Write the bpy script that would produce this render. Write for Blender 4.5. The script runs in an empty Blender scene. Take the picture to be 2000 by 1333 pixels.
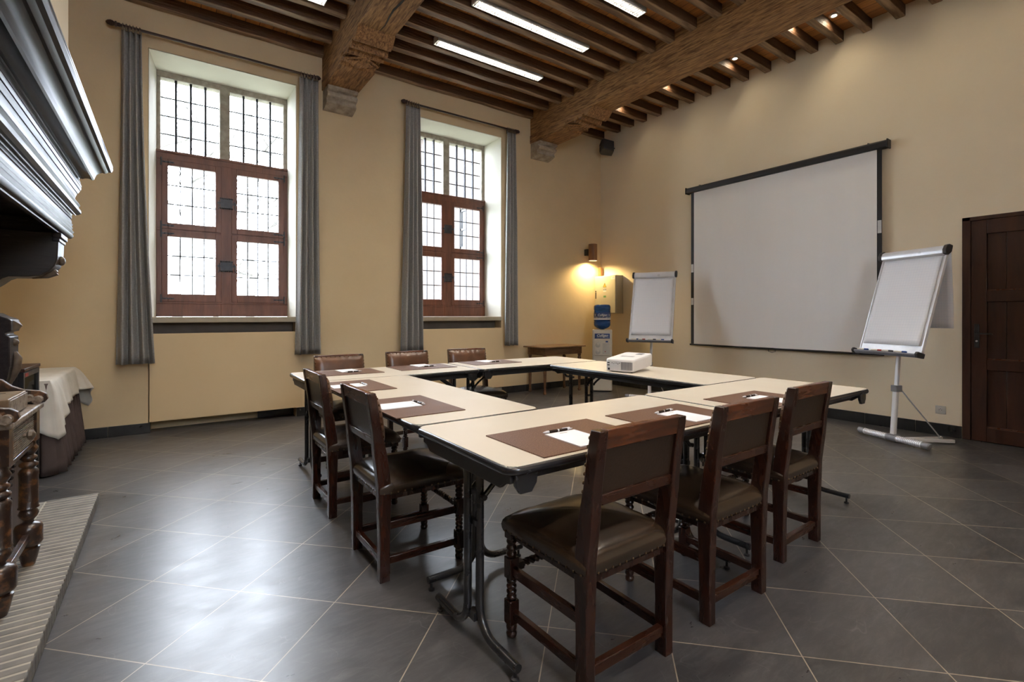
import bpy, math, random
from mathutils import Vector, Matrix
random.seed(7)
S = bpy.context.scene
C = S.collection
PI = math.pi
cos, sin = math.cos, math.sin

# ------------------------------------------------------------------ geometry
class G:
    def __init__(s):
        s.v = []; s.f = []
    def add(s, vs, fs):
        n = len(s.v)
        s.v += [tuple(p) for p in vs]
        s.f += [tuple(i + n for i in f) for f in fs]
        return s
    def box(s, x0, x1, y0, y1, z0, z1):
        vs = [(x, y, z) for z in (z0, z1) for y in (y0, y1) for x in (x0, x1)]
        return s.add(vs, [(0, 2, 3, 1), (4, 5, 7, 6), (0, 1, 5, 4), (2, 6, 7, 3), (0, 4, 6, 2), (1, 3, 7, 5)])
    def obox(s, c, size, M=None):
        g = G().box(-size[0] / 2, size[0] / 2, -size[1] / 2, size[1] / 2, -size[2] / 2, size[2] / 2)
        M = M or Matrix.Identity(3)
        return s.add([Vector(c) + M @ Vector(p) for p in g.v], g.f)
    def prism(s, poly, lo, hi, axis='z', caps=True):
        # poly: list of 2D points; axis z -> (x,y), x -> (y,z), y -> (x,z)
        n = len(poly)
        def m(p, t):
            return {'z': (p[0], p[1], t), 'x': (t, p[0], p[1]), 'y': (p[0], t, p[1])}[axis]
        vs = [m(p, lo) for p in poly] + [m(p, hi) for p in poly]
        fs = [(i, (i + 1) % n, n + (i + 1) % n, n + i) for i in range(n)]
        if caps:
            fs += [tuple(range(n))[::-1], tuple(range(n, 2 * n))]
        return s.add(vs, fs)
    def lathe(s, prof, n=16, c=(0, 0, 0), M=None, squish=1.0, caps=True):
        # prof: (r, z) bottom to top
        M = M or Matrix.Identity(3)
        vs = []
        for r, z in prof:
            for k in range(n):
                a = 2 * PI * k / n
                vs.append(Vector(c) + M @ Vector((r * cos(a), r * sin(a) * squish, z)))
        fs = []
        for j in range(len(prof) - 1):
            for k in range(n):
                a, b = j * n + k, j * n + (k + 1) % n
                fs.append((a, b, b + n, a + n))
        if caps:
            fs.append(tuple(range(n))[::-1]); m = (len(prof) - 1) * n
            fs.append(tuple(range(m, m + n)))
        return s.add(vs, fs)
    def tube(s, pts, r, n=10, closed=False):
        pts = [Vector(p) for p in pts]
        rs = r if isinstance(r, (list, tuple)) else [r] * len(pts)
        up = None; rings = []
        for i, p in enumerate(pts):
            if closed:
                t = (pts[(i + 1) % len(pts)] - pts[i - 1]).normalized()
            elif i == 0: t = (pts[1] - p).normalized()
            elif i == len(pts) - 1: t = (p - pts[-2]).normalized()
            else: t = ((pts[i + 1] - p).normalized() + (p - pts[i - 1]).normalized()).normalized()
            if up is None:
                up = Vector((0, 0, 1)) if abs(t.z) < .9 else Vector((1, 0, 0))
            up = (up - t * up.dot(t))
            if up.length < 1e-6: up = t.orthogonal()
            up.normalize()
            sd = t.cross(up)
            rings.append([p + (up * cos(2 * PI * k / n) + sd * sin(2 * PI * k / n)) * rs[i] for k in range(n)])
        vs = [q for rg in rings for q in rg]
        m = len(rings); fs = []
        for j in range(m if closed else m - 1):
            for k in range(n):
                a, b = j * n + k, j * n + (k + 1) % n
                c2, d = ((j + 1) % m) * n + (k + 1) % n, ((j + 1) % m) * n + k
                fs.append((a, b, c2, d))
        if not closed:
            fs += [tuple(range(n))[::-1], tuple(range((m - 1) * n, m * n))]
        return s.add(vs, fs)
    def ball(s, c, r, n=8, m=5, sc=(1, 1, 1)):
        prof = [(max(1e-4, r * sin(PI * j / m)), -r * cos(PI * j / m)) for j in range(m + 1)]
        g = G().lathe(prof, n)
        return s.add([(c[0] + p[0] * sc[0], c[1] + p[1] * sc[1], c[2] + p[2] * sc[2]) for p in g.v], g.f)
    def grid(s, nu, nv, fn, flip=False):
        vs = [fn(i / nu, j / nv) for j in range(nv + 1) for i in range(nu + 1)]
        fs = []
        for j in range(nv):
            for i in range(nu):
                a = j * (nu + 1) + i
                q = (a, a + 1, a + nu + 2, a + nu + 1)
                fs.append(q[::-1] if flip else q)
        return s.add(vs, fs)
    def merge(s, o, f=None):
        return s.add([f(p) for p in o.v] if f else o.v, o.f)
    def map(s, f):
        s.v = [tuple(f(p)) for p in s.v]; return s

def arc(cx, cy, r, a0, a1, n):
    return [(cx + r * cos(math.radians(a0 + (a1 - a0) * k / n)), cy + r * sin(math.radians(a0 + (a1 - a0) * k / n))) for k in range(n + 1)]

def rrect(x0, x1, y0, y1, r, n=5):
    return arc(x1 - r, y0 + r, r, -90, 0, n) + arc(x1 - r, y1 - r, r, 0, 90, n) + arc(x0 + r, y1 - r, r, 90, 180, n) + arc(x0 + r, y0 + r, r, 180, 270, n)

def mk(name, g, m, parent=None, loc=(0, 0, 0), rz=0, bevel=0, seg=2, smooth=True, angle=35, solid=0, sub=0, label=None, extra=None):
    me = bpy.data.meshes.new(name)
    n1 = len(g.f)
    if extra: g = G().add(g.v, g.f).add(extra[0].v, extra[0].f)
    me.from_pydata([tuple(p) for p in g.v], [], g.f)
    me.update()
    import bmesh
    b = bmesh.new(); b.from_mesh(me)
    bmesh.ops.recalc_face_normals(b, faces=b.faces)
    b.to_mesh(me); b.free()
    me.materials.append(m)
    if extra:
        me.materials.append(extra[1])
        for p in me.polygons:
            if p.index >= n1: p.material_index = 1
    if smooth:
        me.shade_smooth()
        me.set_sharp_from_angle(angle=math.radians(angle))
    o = bpy.data.objects.new(name, me)
    C.objects.link(o)
    o.location = loc; o.rotation_euler = (0, 0, rz)
    if parent: o.parent = parent
    if solid:
        q = o.modifiers.new('solid', 'SOLIDIFY'); q.thickness = solid; q.offset = 0
    if bevel:
        q = o.modifiers.new('bevel', 'BEVEL'); q.width = bevel; q.segments = seg; q.limit_method = 'ANGLE'; q.angle_limit = math.radians(40)
    if sub:
        q = o.modifiers.new('sub', 'SUBSURF'); q.levels = sub; q.render_levels = sub
    if label: o['label'] = label
    return o

def tag(o, label, cat, group=None, kind=None):
    o['label'] = label; o['category'] = cat
    if group: o['group'] = group
    if kind: o['kind'] = kind
    return o

def thing(name, label, cat, loc=(0, 0, 0), rz=0, group=None, kind=None):
    o = bpy.data.objects.new(name, None); C.objects.link(o)
    o.empty_display_size = .1
    o.location = loc; o.rotation_euler = (0, 0, rz)
    return tag(o, label, cat, group, kind)

def struct(name, g, m, **k):
    o = mk(name, g, m, **k); o['kind'] = 'structure'; return o

def dup(root, loc, rz=None, label=None, group=None):
    kids = list(root.children)
    r = root.copy(); C.objects.link(r); r.location = loc
    if rz is not None: r.rotation_euler = (0, 0, rz)
    if label: r['label'] = label
    if group: r['group'] = group
    def rec(src, dst):
        for ch in src.children:
            if ch.parent is not src: continue
            c = ch.copy(); C.objects.link(c); c.parent = dst
            rec(ch, c)
    for ch in kids:
        c = ch.copy(); C.objects.link(c); c.parent = r
        rec(ch, c)
    return r

def text(name, body, size, m, parent, loc, rot, ext=.0006, shear=0, align='CENTER', bold=0):
    cu = bpy.data.curves.new(name, 'FONT'); cu.body = body; cu.size = size; cu.extrude = ext; cu.shear = shear
    cu.align_x = align; cu.align_y = 'CENTER'; cu.offset = bold
    cu.materials.append(m)
    tmp = bpy.data.objects.new(name, cu)
    me = bpy.data.meshes.new_from_object(tmp)
    bpy.data.objects.remove(tmp)
    o = bpy.data.objects.new(name, me); C.objects.link(o)
    if not me.materials: me.materials.append(m)
    o.location = loc; o.rotation_euler = rot; o.parent = parent
    return o

# ----------------------------------------------------------------- materials
def nt(name):
    m = bpy.data.materials.new(name); m.use_nodes = True
    t = m.node_tree; t.nodes.clear()
    out = t.nodes.new('ShaderNodeOutputMaterial'); b = t.nodes.new('ShaderNodeBsdfPrincipled')
    t.links.new(b.outputs[0], out.inputs[0])
    return m, t, b, out

def noise(t, vec, scale, detail=4, rough=.55, dist=0):
    n = t.nodes.new('ShaderNodeTexNoise'); n.inputs['Scale'].default_value = scale
    n.inputs['Detail'].default_value = detail; n.inputs['Roughness'].default_value = rough
    n.inputs['Distortion'].default_value = dist
    t.links.new(vec, n.inputs['Vector']); return n

def ramp(t, fac, stops):
    r = t.nodes.new('ShaderNodeValToRGB')
    e = r.color_ramp.elements
    while len(e) < len(stops): e.new(.5)
    for k, (p, c) in enumerate(stops):
        e[k].position = p; e[k].color = (*c, 1) if len(c) == 3 else c
    t.links.new(fac, r.inputs[0]); return r

def mapping(t, scale=(1, 1, 1), rot=(0, 0, 0), loc=(0, 0, 0)):
    tc = t.nodes.new('ShaderNodeTexCoord'); mp = t.nodes.new('ShaderNodeMapping')
    mp.inputs['Scale'].default_value = scale; mp.inputs['Rotation'].default_value = rot; mp.inputs['Location'].default_value = loc
    t.links.new(tc.outputs['Object'], mp.inputs[0]); return mp.outputs[0]

def bump(t, b, h, strength, dist=.01):
    n = t.nodes.new('ShaderNodeBump'); n.inputs['Strength'].default_value = strength; n.inputs['Distance'].default_value = dist
    t.links.new(h, n.inputs['Height']); t.links.new(n.outputs[0], b.inputs['Normal'])
    return n

def mul(c, k): return tuple(min(1, x * k) for x in c)

def pm(name, col, rough=.5, col2=None, scale=6, stretch=(1, 1, 1), bmp=.1, bscale=None, metal=0, detail=4, lo=.3, hi=.7, spec=.5, coat=0, rvar=.08, dist=0, bdist=.004):
    m, t, b, out = nt(name)
    v = mapping(t, stretch)
    n = noise(t, v, scale, detail, dist=dist)
    r = ramp(t, n.outputs[0], [(lo, col), (hi, col2 or mul(col, .8))])
    t.links.new(r.outputs[0], b.inputs['Base Color'])
    b.inputs['Metallic'].default_value = metal
    b.inputs['Specular IOR Level'].default_value = spec
    if coat: b.inputs['Coat Weight'].default_value = coat; b.inputs['Coat Roughness'].default_value = .15
    mr = t.nodes.new('ShaderNodeMapRange'); mr.inputs[3].default_value = max(.02, rough - rvar); mr.inputs[4].default_value = min(1, rough + rvar)
    t.links.new(n.outputs[0], mr.inputs[0]); t.links.new(mr.outputs[0], b.inputs['Roughness'])
    if bmp:
        n2 = noise(t, v, bscale or scale * 4, 5)
        bump(t, b, n2.outputs[0], bmp, bdist)
    return m

def emis(name, col, st):
    m, t, b, out = nt(name)
    b.inputs['Base Color'].default_value = (*col, 1)
    b.inputs['Emission Color'].default_value = (*col, 1); b.inputs['Emission Strength'].default_value = st
    return m

M = {}
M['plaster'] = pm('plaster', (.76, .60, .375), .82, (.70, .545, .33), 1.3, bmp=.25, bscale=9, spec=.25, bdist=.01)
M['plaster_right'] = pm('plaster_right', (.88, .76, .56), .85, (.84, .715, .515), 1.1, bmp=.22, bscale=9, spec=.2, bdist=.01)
M['breast'] = pm('breast', (.72, .62, .46), .85, (.68, .58, .42), 1.1, bmp=.2, bscale=9, spec=.2)
M['reveal'] = pm('reveal', (.68, .65, .56), .8, (.64, .61, .52), 2, bmp=.2, bscale=10, spec=.2)
M['panel_paint'] = pm('panel_paint', (.77, .59, .355), .7, (.73, .555, .33), 1.5, bmp=.06, bscale=12, spec=.3)
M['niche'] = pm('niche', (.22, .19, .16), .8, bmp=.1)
M['stone'] = pm('stone', (.42, .37, .30), .85, (.24, .21, .17), 14, bmp=.8, bscale=40, bdist=.006, detail=8)
M['sill'] = pm('sill', (.42, .35, .25), .5, (.36, .30, .21), 8, bmp=.1)
M['corbel_stone'] = pm('corbel_stone', (.50, .43, .335), .85, (.24, .19, .14), 11, bmp=.9, bscale=30, bdist=.01, detail=8)
M['base_stone'] = pm('base_stone', (.010, .010, .011), .3, (.030, .029, .029), 9, bmp=.2, bscale=50)
M['grout'] = pm('grout', (.42, .38, .31), .8)
def wood(name, a, b2, stretch, rough=.45, scale=4, bmp=.35, spec=.4, coat=0, lo=.3, hi=.7, bdist=.006):
    return pm(name, a, rough, b2, scale, stretch, bmp, scale * 3.2, detail=8, spec=spec, coat=coat, dist=.6, lo=lo, hi=hi, bdist=bdist)
M['beam'] = wood('beam', (.50, .27, .105), (.16, .07, .026), (8, .9, 8), .6, 6.5, .9, bdist=.02, lo=.36, hi=.64)
M['bolster'] = wood('bolster', (.42, .22, .088), (.12, .052, .02), (8, .9, 8), .55, 6.5, .45, bdist=.015, lo=.36, hi=.64)
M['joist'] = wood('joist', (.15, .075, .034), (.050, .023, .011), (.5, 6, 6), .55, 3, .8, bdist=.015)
M['joist_worn_lit'] = wood('joist_worn_lit', (.34, .225, .135), (.12, .065, .034), (.5, 6, 6), .5, 3, .6, lo=.38, hi=.62)  # paler undersides: worn wood plus light from below put into the colour
M['board'] = None
M['win_wood'] = wood('win_wood', (.17, .062, .032), (.085, .03, .017), (5, 5, .7), .4, 3, .3, spec=.5)
M['door_wood'] = wood('door_wood', (.060, .022, .011), (.030, .011, .006), (5, 5, .6), .42, 3, .3, spec=.4)
M['chair_wood'] = wood('chair_wood', (.044, .013, .007), (.016, .006, .004), (5, 5, 1), .27, 5, .03, spec=.5, coat=.25)
M['chair_side'] = wood('chair_side', (.052, .015, .008), (.022, .008, .004), (5, 1, 5), .27, 5, .07, spec=.5, coat=.25)
M['chair_cross'] = wood('chair_cross', (.056, .016, .008), (.024, .008, .004), (1, 5, 5), .27, 5, .07, spec=.5, coat=.25)
M['chair_edge'] = wood('chair_edge', (.15, .045, .017), (.035, .011, .006), (1, 5, 5), .28, 6, .03, spec=.5, coat=.25)
M['leather'] = pm('leather', (.024, .014, .008), .27, (.042, .023, .012), 3, bmp=.12, bscale=22, spec=.8, coat=.2, bdist=.003, rvar=.02, detail=2)
M['leather_back'] = pm('leather_back', (.14, .060, .028), .34, (.07, .030, .014), 9, bmp=.3, bscale=60, spec=.5, coat=.1, bdist=.002)
M['leather_flat'] = pm('leather_flat', (.022, .012, .007), .36, (.035, .019, .011), 9, bmp=.4, bscale=90, spec=.5, bdist=.002)
M['brass'] = pm('brass', (.20, .14, .08), .35, (.10, .07, .04), 20, metal=1, bmp=0)
M['iron'] = pm('iron', (.035, .035, .038), .42, (.06, .06, .065), 30, metal=.6, bmp=.3, bscale=60)
M['black_steel'] = pm('black_steel', (.012, .012, .014), .28, (.02, .02, .022), 9, bmp=.06, spec=.6, coat=.3)
M['black_rubber'] = pm('black_rubber', (.014, .014, .017), .25, (.02, .02, .024), 9, bmp=.05, spec=.6, coat=.2)
M['black_board'] = pm('black_board', (.020, .019, .020), .45, (.03, .028, .03), 9, bmp=.1)
M['table_top'] = pm('table_top', (.62, .56, .465), .33, (.60, .535, .445), 3, bmp=.03, bscale=120, spec=.5)
M['mat'] = None
M['paper'] = pm('paper', (.80, .79, .82), .7, (.78, .77, .80), 5, bmp=0, spec=.2)
M['pen_dark'] = pm('pen_dark', (.03, .018, .014), .25, bmp=0)
M['pen_white'] = pm('pen_white', (.75, .75, .78), .25, bmp=0)
M['curtain'] = None
M['rod'] = wood('rod', (.055, .022, .016), (.03, .013, .01), (1, 5, 5), .4, 5, .2)
M['ring'] = pm('ring', (.20, .15, .10), .4, metal=.5, bmp=0)
M['white_plastic'] = pm('white_plastic', (.72, .66, .55), .35, (.70, .64, .53), 4, bmp=.02)
M['proj_white'] = pm('proj_white', (.80, .78, .76), .32, (.78, .76, .74), 4, bmp=.01)
M['grey_plastic'] = pm('grey_plastic', (.26, .26, .28), .4, bmp=.05)
M['dark_plastic'] = pm('dark_plastic', (.035, .033, .035), .35, bmp=.05)
M['alu'] = pm('alu', (.62, .62, .64), .33, (.56, .56, .58), 6, metal=.55, bmp=.02)
M['white_alu'] = pm('white_alu', (.84, .84, .86), .3, (.80, .80, .82), 6, metal=.15, bmp=.02)
M['board_white'] = pm('board_white', (.90, .90, .90), .18, bmp=0)
M['screen_white'] = pm('screen_white', (.96, .935, .89), .8, (.94, .915, .87), 1.6, (1, 3, .25), bmp=.12, bscale=3, spec=.15, bdist=.02)
M['screen_black'] = pm('screen_black', (.012, .010, .010), .5, bmp=.05)
M['box_paint'] = pm('box_paint', (.50, .45, .34), .4, (.47, .42, .31), 4, bmp=.03)
M['sticker_yellow'] = pm('sticker_yellow', (.75, .50, .05), .5, bmp=0)
M['ink'] = pm('ink', (.02, .02, .02), .5, bmp=0)
M['sticker_green'] = pm('sticker_green', (.12, .28, .12), .5, bmp=0)
M['label_white'] = pm('label_white', (.78, .78, .76), .5, bmp=0)
M['label_blue'] = pm('label_blue', (.02, .06, .22), .35, bmp=0)
M['mantel'] = wood('mantel', (.040, .032, .034), (.020, .016, .017), (9, .35, 9), .36, 5, .05, spec=.22, coat=.06)
M['mantel_side'] = wood('mantel_side', (.035, .025, .020), (.015, .011, .009), (.8, 5, 5), .4, 5, .4)
M['mantel_boss'] = wood('mantel_boss', (.20, .15, .10), (.10, .07, .05), (3, 3, 3), .4, 5, .3)
M['antique'] = pm('antique', (.030, .014, .009), .32, (.20, .085, .030), 26, bmp=.5, bscale=60, lo=.50, hi=.68, detail=8, spec=.6, coat=.3)
M['antique_light'] = pm('antique_light', (.30, .24, .18), .45, (.10, .06, .04), 40, bmp=.5, bscale=60, lo=.45, hi=.7, detail=8)
M['box_wood'] = wood('box_wood', (.36, .27, .17), (.18, .11, .06), (2, 1, 2), .45, 6, .3)
M['cloth_white'] = pm('cloth_white', (.84, .80, .72), .75, (.70, .66, .58), 5, bmp=.1, bscale=150, spec=.2)
M['skirt'] = pm('skirt', (.115, .085, .078), .8, (.09, .066, .06), 9, bmp=.15, bscale=150, spec=.2)
M['side_table'] = wood('side_table', (.17, .078, .032), (.08, .034, .014), (1, 5, 5), .35, 5, .2, coat=.2)
M['side_top'] = wood('side_top', (.30, .17, .085), (.18, .095, .045), (1, 5, 5), .3, 5, .2, coat=.2)
M['sconce_wood'] = wood('sconce_wood', (.28, .13, .055), (.17, .08, .035), (5, 5, .6), .4, 5, .2)
M['white_metal'] = pm('white_metal', (.80, .80, .78), .3, bmp=0)
M['louvre'] = pm('louvre', (.045, .043, .04), .45, (.04, .038, .036), bmp=0, spec=.3)
M['pane_dark'] = pm('pane_dark', (.006, .007, .008), .3, bmp=0)
M['frame_grey'] = pm('frame_grey', (.05, .05, .05), .6, bmp=0)
M['tree'] = pm('tree', (.15, .14, .13), .9, (.10, .095, .085), 8, bmp=.5)
M['ground'] = pm('ground', (.25, .26, .22), .9, (.20, .22, .16), 2, bmp=.2)
M['ceramic_trim'] = pm('ceramic_trim', (.66, .62, .54), .4, bmp=0)
M['cable'] = pm('cable', (.03, .03, .03), .5, bmp=0)
M['red'] = pm('red', (.45, .04, .03), .5, bmp=0)

def make_board():
    m, t, b, out = nt('ceiling_boards')
    v = mapping(t, (1, 1, 1))
    br = t.nodes.new('ShaderNodeTexBrick'); br.offset = .5; br.inputs['Scale'].default_value = 1
    br.inputs['Brick Width'].default_value = .14; br.inputs['Row Height'].default_value = 3.1; br.inputs['Mortar Size'].default_value = .003
    br.inputs['Color1'].default_value = (.80, .34, .09, 1); br.inputs['Color2'].default_value = (.52, .21, .06, 1); br.inputs['Mortar'].default_value = (.02, .01, .005, 1)
    t.links.new(v, br.inputs[0])
    n = noise(t, mapping(t, (6, .6, 1)), 4, 8, dist=.6)
    mx = t.nodes.new('ShaderNodeMixRGB'); mx.blend_type = 'MULTIPLY'; mx.inputs[0].default_value = .7
    r = ramp(t, n.outputs[0], [(.3, (1, 1, 1)), (.7, (.45, .42, .40))])
    t.links.new(br.outputs[0], mx.inputs[1]); t.links.new(r.outputs[0], mx.inputs[2]); t.links.new(mx.outputs[0], b.inputs['Base Color'])
    b.inputs['Roughness'].default_value = .55
    bump(t, b, br.outputs[1], -.4, .01)
    return m
M['board'] = make_board()

def make_floor():
    m, t, b, out = nt('slate_tiles')
    v = mapping(t, (1, 1, 1), (0, 0, math.radians(-44.4)), (-1.885, -1.56, 0))
    br = t.nodes.new('ShaderNodeTexBrick'); br.offset = 0; br.inputs['Scale'].default_value = 1
    br.inputs['Brick Width'].default_value = .452; br.inputs['Row Height'].default_value = .452
    br.inputs['Mortar Size'].default_value = .0022; br.inputs['Mortar Smooth'].default_value = .1
    br.inputs['Color1'].default_value = (.050, .049, .052, 1); br.inputs['Color2'].default_value = (.082, .078, .080, 1); br.inputs['Mortar'].default_value = (.42, .36, .27, 1)
    t.links.new(v, br.inputs[0])
    n1 = noise(t, mapping(t, (1, 1.6, 1), (0, 0, .5)), 1.8, 9, .62, .3)
    r1 = ramp(t, n1.outputs[0], [(.20, (.50, .49, .49)), (.50, (.82, .81, .80)), (.80, (1.15, 1.13, 1.1))])
    mx = t.nodes.new('ShaderNodeMixRGB'); mx.blend_type = 'MULTIPLY'; mx.inputs[0].default_value = 1
    t.links.new(br.outputs[0], mx.inputs[1]); t.links.new(r1.outputs[0], mx.inputs[2])
    # wiping streaks and hairline scratches
    n2 = noise(t, mapping(t, (2.2, 9, 1), (0, 0, math.radians(-32))), 3.2, 10, .78, .5)
    r2 = ramp(t, n2.outputs[0], [(.45, (0, 0, 0)), (.85, (.5, .5, .5))])
    acc = r2.outputs[0]
    for (sc_, an, th_) in (((2.2, 5, 1), 20, .004), ((5, 2, 1), -50, .003), ((3, 3, 1), 75, .003)):
        n3 = noise(t, mapping(t, sc_, (0, 0, math.radians(an))), 1.6, 2.2, .4, .8)
        a = t.nodes.new('ShaderNodeMath'); a.operation = 'SUBTRACT'; a.inputs[1].default_value = .5; t.links.new(n3.outputs[0], a.inputs[0])
        c = t.nodes.new('ShaderNodeMath'); c.operation = 'ABSOLUTE'; t.links.new(a.outputs[0], c.inputs[0])
        r = ramp(t, c.outputs[0], [(0, (.35, .35, .35)), (th_, (0, 0, 0))])
        mk_ = noise(t, mapping(t, (1, 1, 1), (0, 0, an)), 5, 3)
        rm = ramp(t, mk_.outputs[0], [(.5, (0, 0, 0)), (.62, (1, 1, 1))])
        ml = t.nodes.new('ShaderNodeMixRGB'); ml.blend_type = 'MULTIPLY'; ml.inputs[0].default_value = 1
        t.links.new(r.outputs[0], ml.inputs[1]); t.links.new(rm.outputs[0], ml.inputs[2])
        ad = t.nodes.new('ShaderNodeMixRGB'); ad.blend_type = 'ADD'; ad.inputs[0].default_value = 1
        t.links.new(acc, ad.inputs[1]); t.links.new(ml.outputs[0], ad.inputs[2]); acc = ad.outputs[0]
    bw = t.nodes.new('ShaderNodeRGBToBW'); t.links.new(acc, bw.inputs[0])
    sc = t.nodes.new('ShaderNodeMath'); sc.operation = 'MULTIPLY'; sc.inputs[1].default_value = .13
    t.links.new(bw.outputs[0], sc.inputs[0])
    mx2 = t.nodes.new('ShaderNodeMixRGB'); mx2.blend_type = 'ADD'; mx2.inputs[2].default_value = (1, .95, .9, 1)
    t.links.new(sc.outputs[0], mx2.inputs[0]); t.links.new(mx.outputs[0], mx2.inputs[1]); t.links.new(mx2.outputs[0], b.inputs['Base Color'])
    n5 = noise(t, mapping(t, (1, 2.2, 1), (0, 0, math.radians(-32))), 4.5, 10, .7, .6)
    mr = t.nodes.new('ShaderNodeMapRange'); mr.inputs[1].default_value = .2; mr.inputs[2].default_value = .8; mr.inputs[3].default_value = .24; mr.inputs[4].default_value = .40
    t.links.new(n5.outputs[0], mr.inputs[0]); t.links.new(mr.outputs[0], b.inputs['Roughness'])
    b.inputs['Specular IOR Level'].default_value = .9
    sb = t.nodes.new('ShaderNodeMath'); sb.operation = 'SUBTRACT'; t.links.new(n5.outputs[0], sb.inputs[0]); t.links.new(br.outputs[1], sb.inputs[1])
    bump(t, b, sb.outputs[0], .06, .0012)
    return m
M['floor'] = make_floor()

def make_brick(name, w, h, c1, c2, mo, ms, rot=(0, 0, 0), loc=(0, 0, 0), offset=.5, rough=.8, bs=.6, wall=False):
    m, t, b, out = nt(name)
    v = mapping(t, (1, 1, 1), rot, loc)
    if wall:
        sp = t.nodes.new('ShaderNodeSeparateXYZ'); cb = t.nodes.new('ShaderNodeCombineXYZ')
        t.links.new(v, sp.inputs[0]); t.links.new(sp.outputs[1], cb.inputs[0]); t.links.new(sp.outputs[2], cb.inputs[1]); v = cb.outputs[0]
    br = t.nodes.new('ShaderNodeTexBrick'); br.offset = offset; br.inputs['Scale'].default_value = 1
    br.inputs['Brick Width'].default_value = w; br.inputs['Row Height'].default_value = h; br.inputs['Mortar Size'].default_value = ms
    br.inputs['Color1'].default_value = (*c1, 1); br.inputs['Color2'].default_value = (*c2, 1); br.inputs['Mortar'].default_value = (*mo, 1)
    t.links.new(v, br.inputs[0])
    n = noise(t, v, 14, 6)
    r = ramp(t, n.outputs[0], [(.3, (.7, .7, .7)), (.7, (1, 1, 1))])
    mx = t.nodes.new('ShaderNodeMixRGB'); mx.blend_type = 'MULTIPLY'; mx.inputs[0].default_value = .8
    t.links.new(br.outputs[0], mx.inputs[1]); t.links.new(r.outputs[0], mx.inputs[2]); t.links.new(mx.outputs[0], b.inputs['Base Color'])
    b.inputs['Roughness'].default_value = rough
    bump(t, b, br.outputs[1], -bs, .01)
    return m
M['hearth'] = make_brick('hearth_brick', .21, .047, (.22, .205, .185), (.29, .27, .24), (.50, .46, .38), .0045, loc=(-.075, 0, 0), offset=0)
M['hearth_edge'] = pm('hearth_edge', (.22, .205, .185), .8, (.14, .13, .12), 12, bmp=.4, bscale=60)
M['hearth_side'] = make_brick('hearth_side', .05, .2, (.17, .145, .125), (.24, .21, .18), (.36, .31, .24), .004, rot=(0, 0, 0))
M['out_brick'] = make_brick('outside_brick', .20, .065, (.056, .030, .018), (.037, .018, .011), (.070, .061, .052), .012, wall=True)

def make_mat():
    m, t, b, out = nt('desk_mat_leather')
    v = mapping(t, (1, 1, 1))
    n = noise(t, v, 260, 3, .6); n2 = noise(t, v, 26, 6, .7)
    r = ramp(t, n.outputs[0], [(.35, (.075, .030, .016)), (.52, (.115, .050, .029)), (.66, (.26, .16, .11))])
    t.links.new(r.outputs[0], b.inputs['Base Color'])
    b.inputs['Roughness'].default_value = .42
    bump(t, b, n.outputs[0], .5, .002)
    return m
M['mat'] = make_mat()

def make_curtain():
    m, t, b, out = nt('curtain_cloth')
    v = mapping(t, (220, 220, 40)); n = noise(t, v, 1, 3)
    w = mapping(t, (40, 40, 200)); n2 = noise(t, w, 1, 3)
    mx = t.nodes.new('ShaderNodeMixRGB'); mx.inputs[0].default_value = .5
    t.links.new(n.outputs[0], mx.inputs[1]); t.links.new(n2.outputs[0], mx.inputs[2])
    r = ramp(t, mx.outputs[0], [(.35, (.27, .262, .25)), (.65, (.45, .44, .42))])
    t.links.new(r.outputs[0], b.inputs['Base Color']); b.inputs['Roughness'].default_value = .85
    b.inputs['Specular IOR Level'].default_value = .2
    tr = t.nodes.new('ShaderNodeBsdfTranslucent'); tr.inputs[0].default_value = (.2, .2, .21, 1)
    mix = t.nodes.new('ShaderNodeMixShader'); mix.inputs[0].default_value = .12
    t.links.new(b.outputs[0], mix.inputs[1]); t.links.new(tr.outputs[0], mix.inputs[2]); t.links.new(mix.outputs[0], out.inputs[0])
    return m
M['curtain'] = make_curtain()

def make_glass(name, tint=(.95, .97, 1), refl=.06):
    m, t, b, out = nt(name); t.nodes.remove(b)
    tr = t.nodes.new('ShaderNodeBsdfTransparent'); tr.inputs[0].default_value = (*tint, 1)
    gl = t.nodes.new('ShaderNodeBsdfGlossy'); gl.inputs['Roughness'].default_value = .05
    n = noise(t, mapping(t), 6, 2)
    r = ramp(t, n.outputs[0], [(0, (.9, .9, .9)), (1, (1, 1, 1))]); t.links.new(r.outputs[0], gl.inputs[0])
    mix = t.nodes.new('ShaderNodeMixShader'); mix.inputs[0].default_value = refl
    t.links.new(tr.outputs[0], mix.inputs[1]); t.links.new(gl.outputs[0], mix.inputs[2]); t.links.new(mix.outputs[0], out.inputs[0])
    return m
M['glass'] = make_glass('window_glass')
M['cab_glass'] = make_glass('cabinet_glass', (.55, .58, .56), .12)

def make_bottle():
    m, t, b, out = nt('blue_bottle')
    b.inputs['Base Color'].default_value = (.015, .09, .33, 1); b.inputs['Roughness'].default_value = .12
    b.inputs['Transmission Weight'].default_value = .35; b.inputs['IOR'].default_value = 1.4
    n = noise(t, mapping(t, (1, 1, 6)), 8, 3)
    r = ramp(t, n.outputs[0], [(.3, (.01, .06, .25)), (.7, (.03, .14, .42))]); t.links.new(r.outputs[0], b.inputs['Base Color'])
    return m
M['bottle'] = make_bottle()

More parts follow.
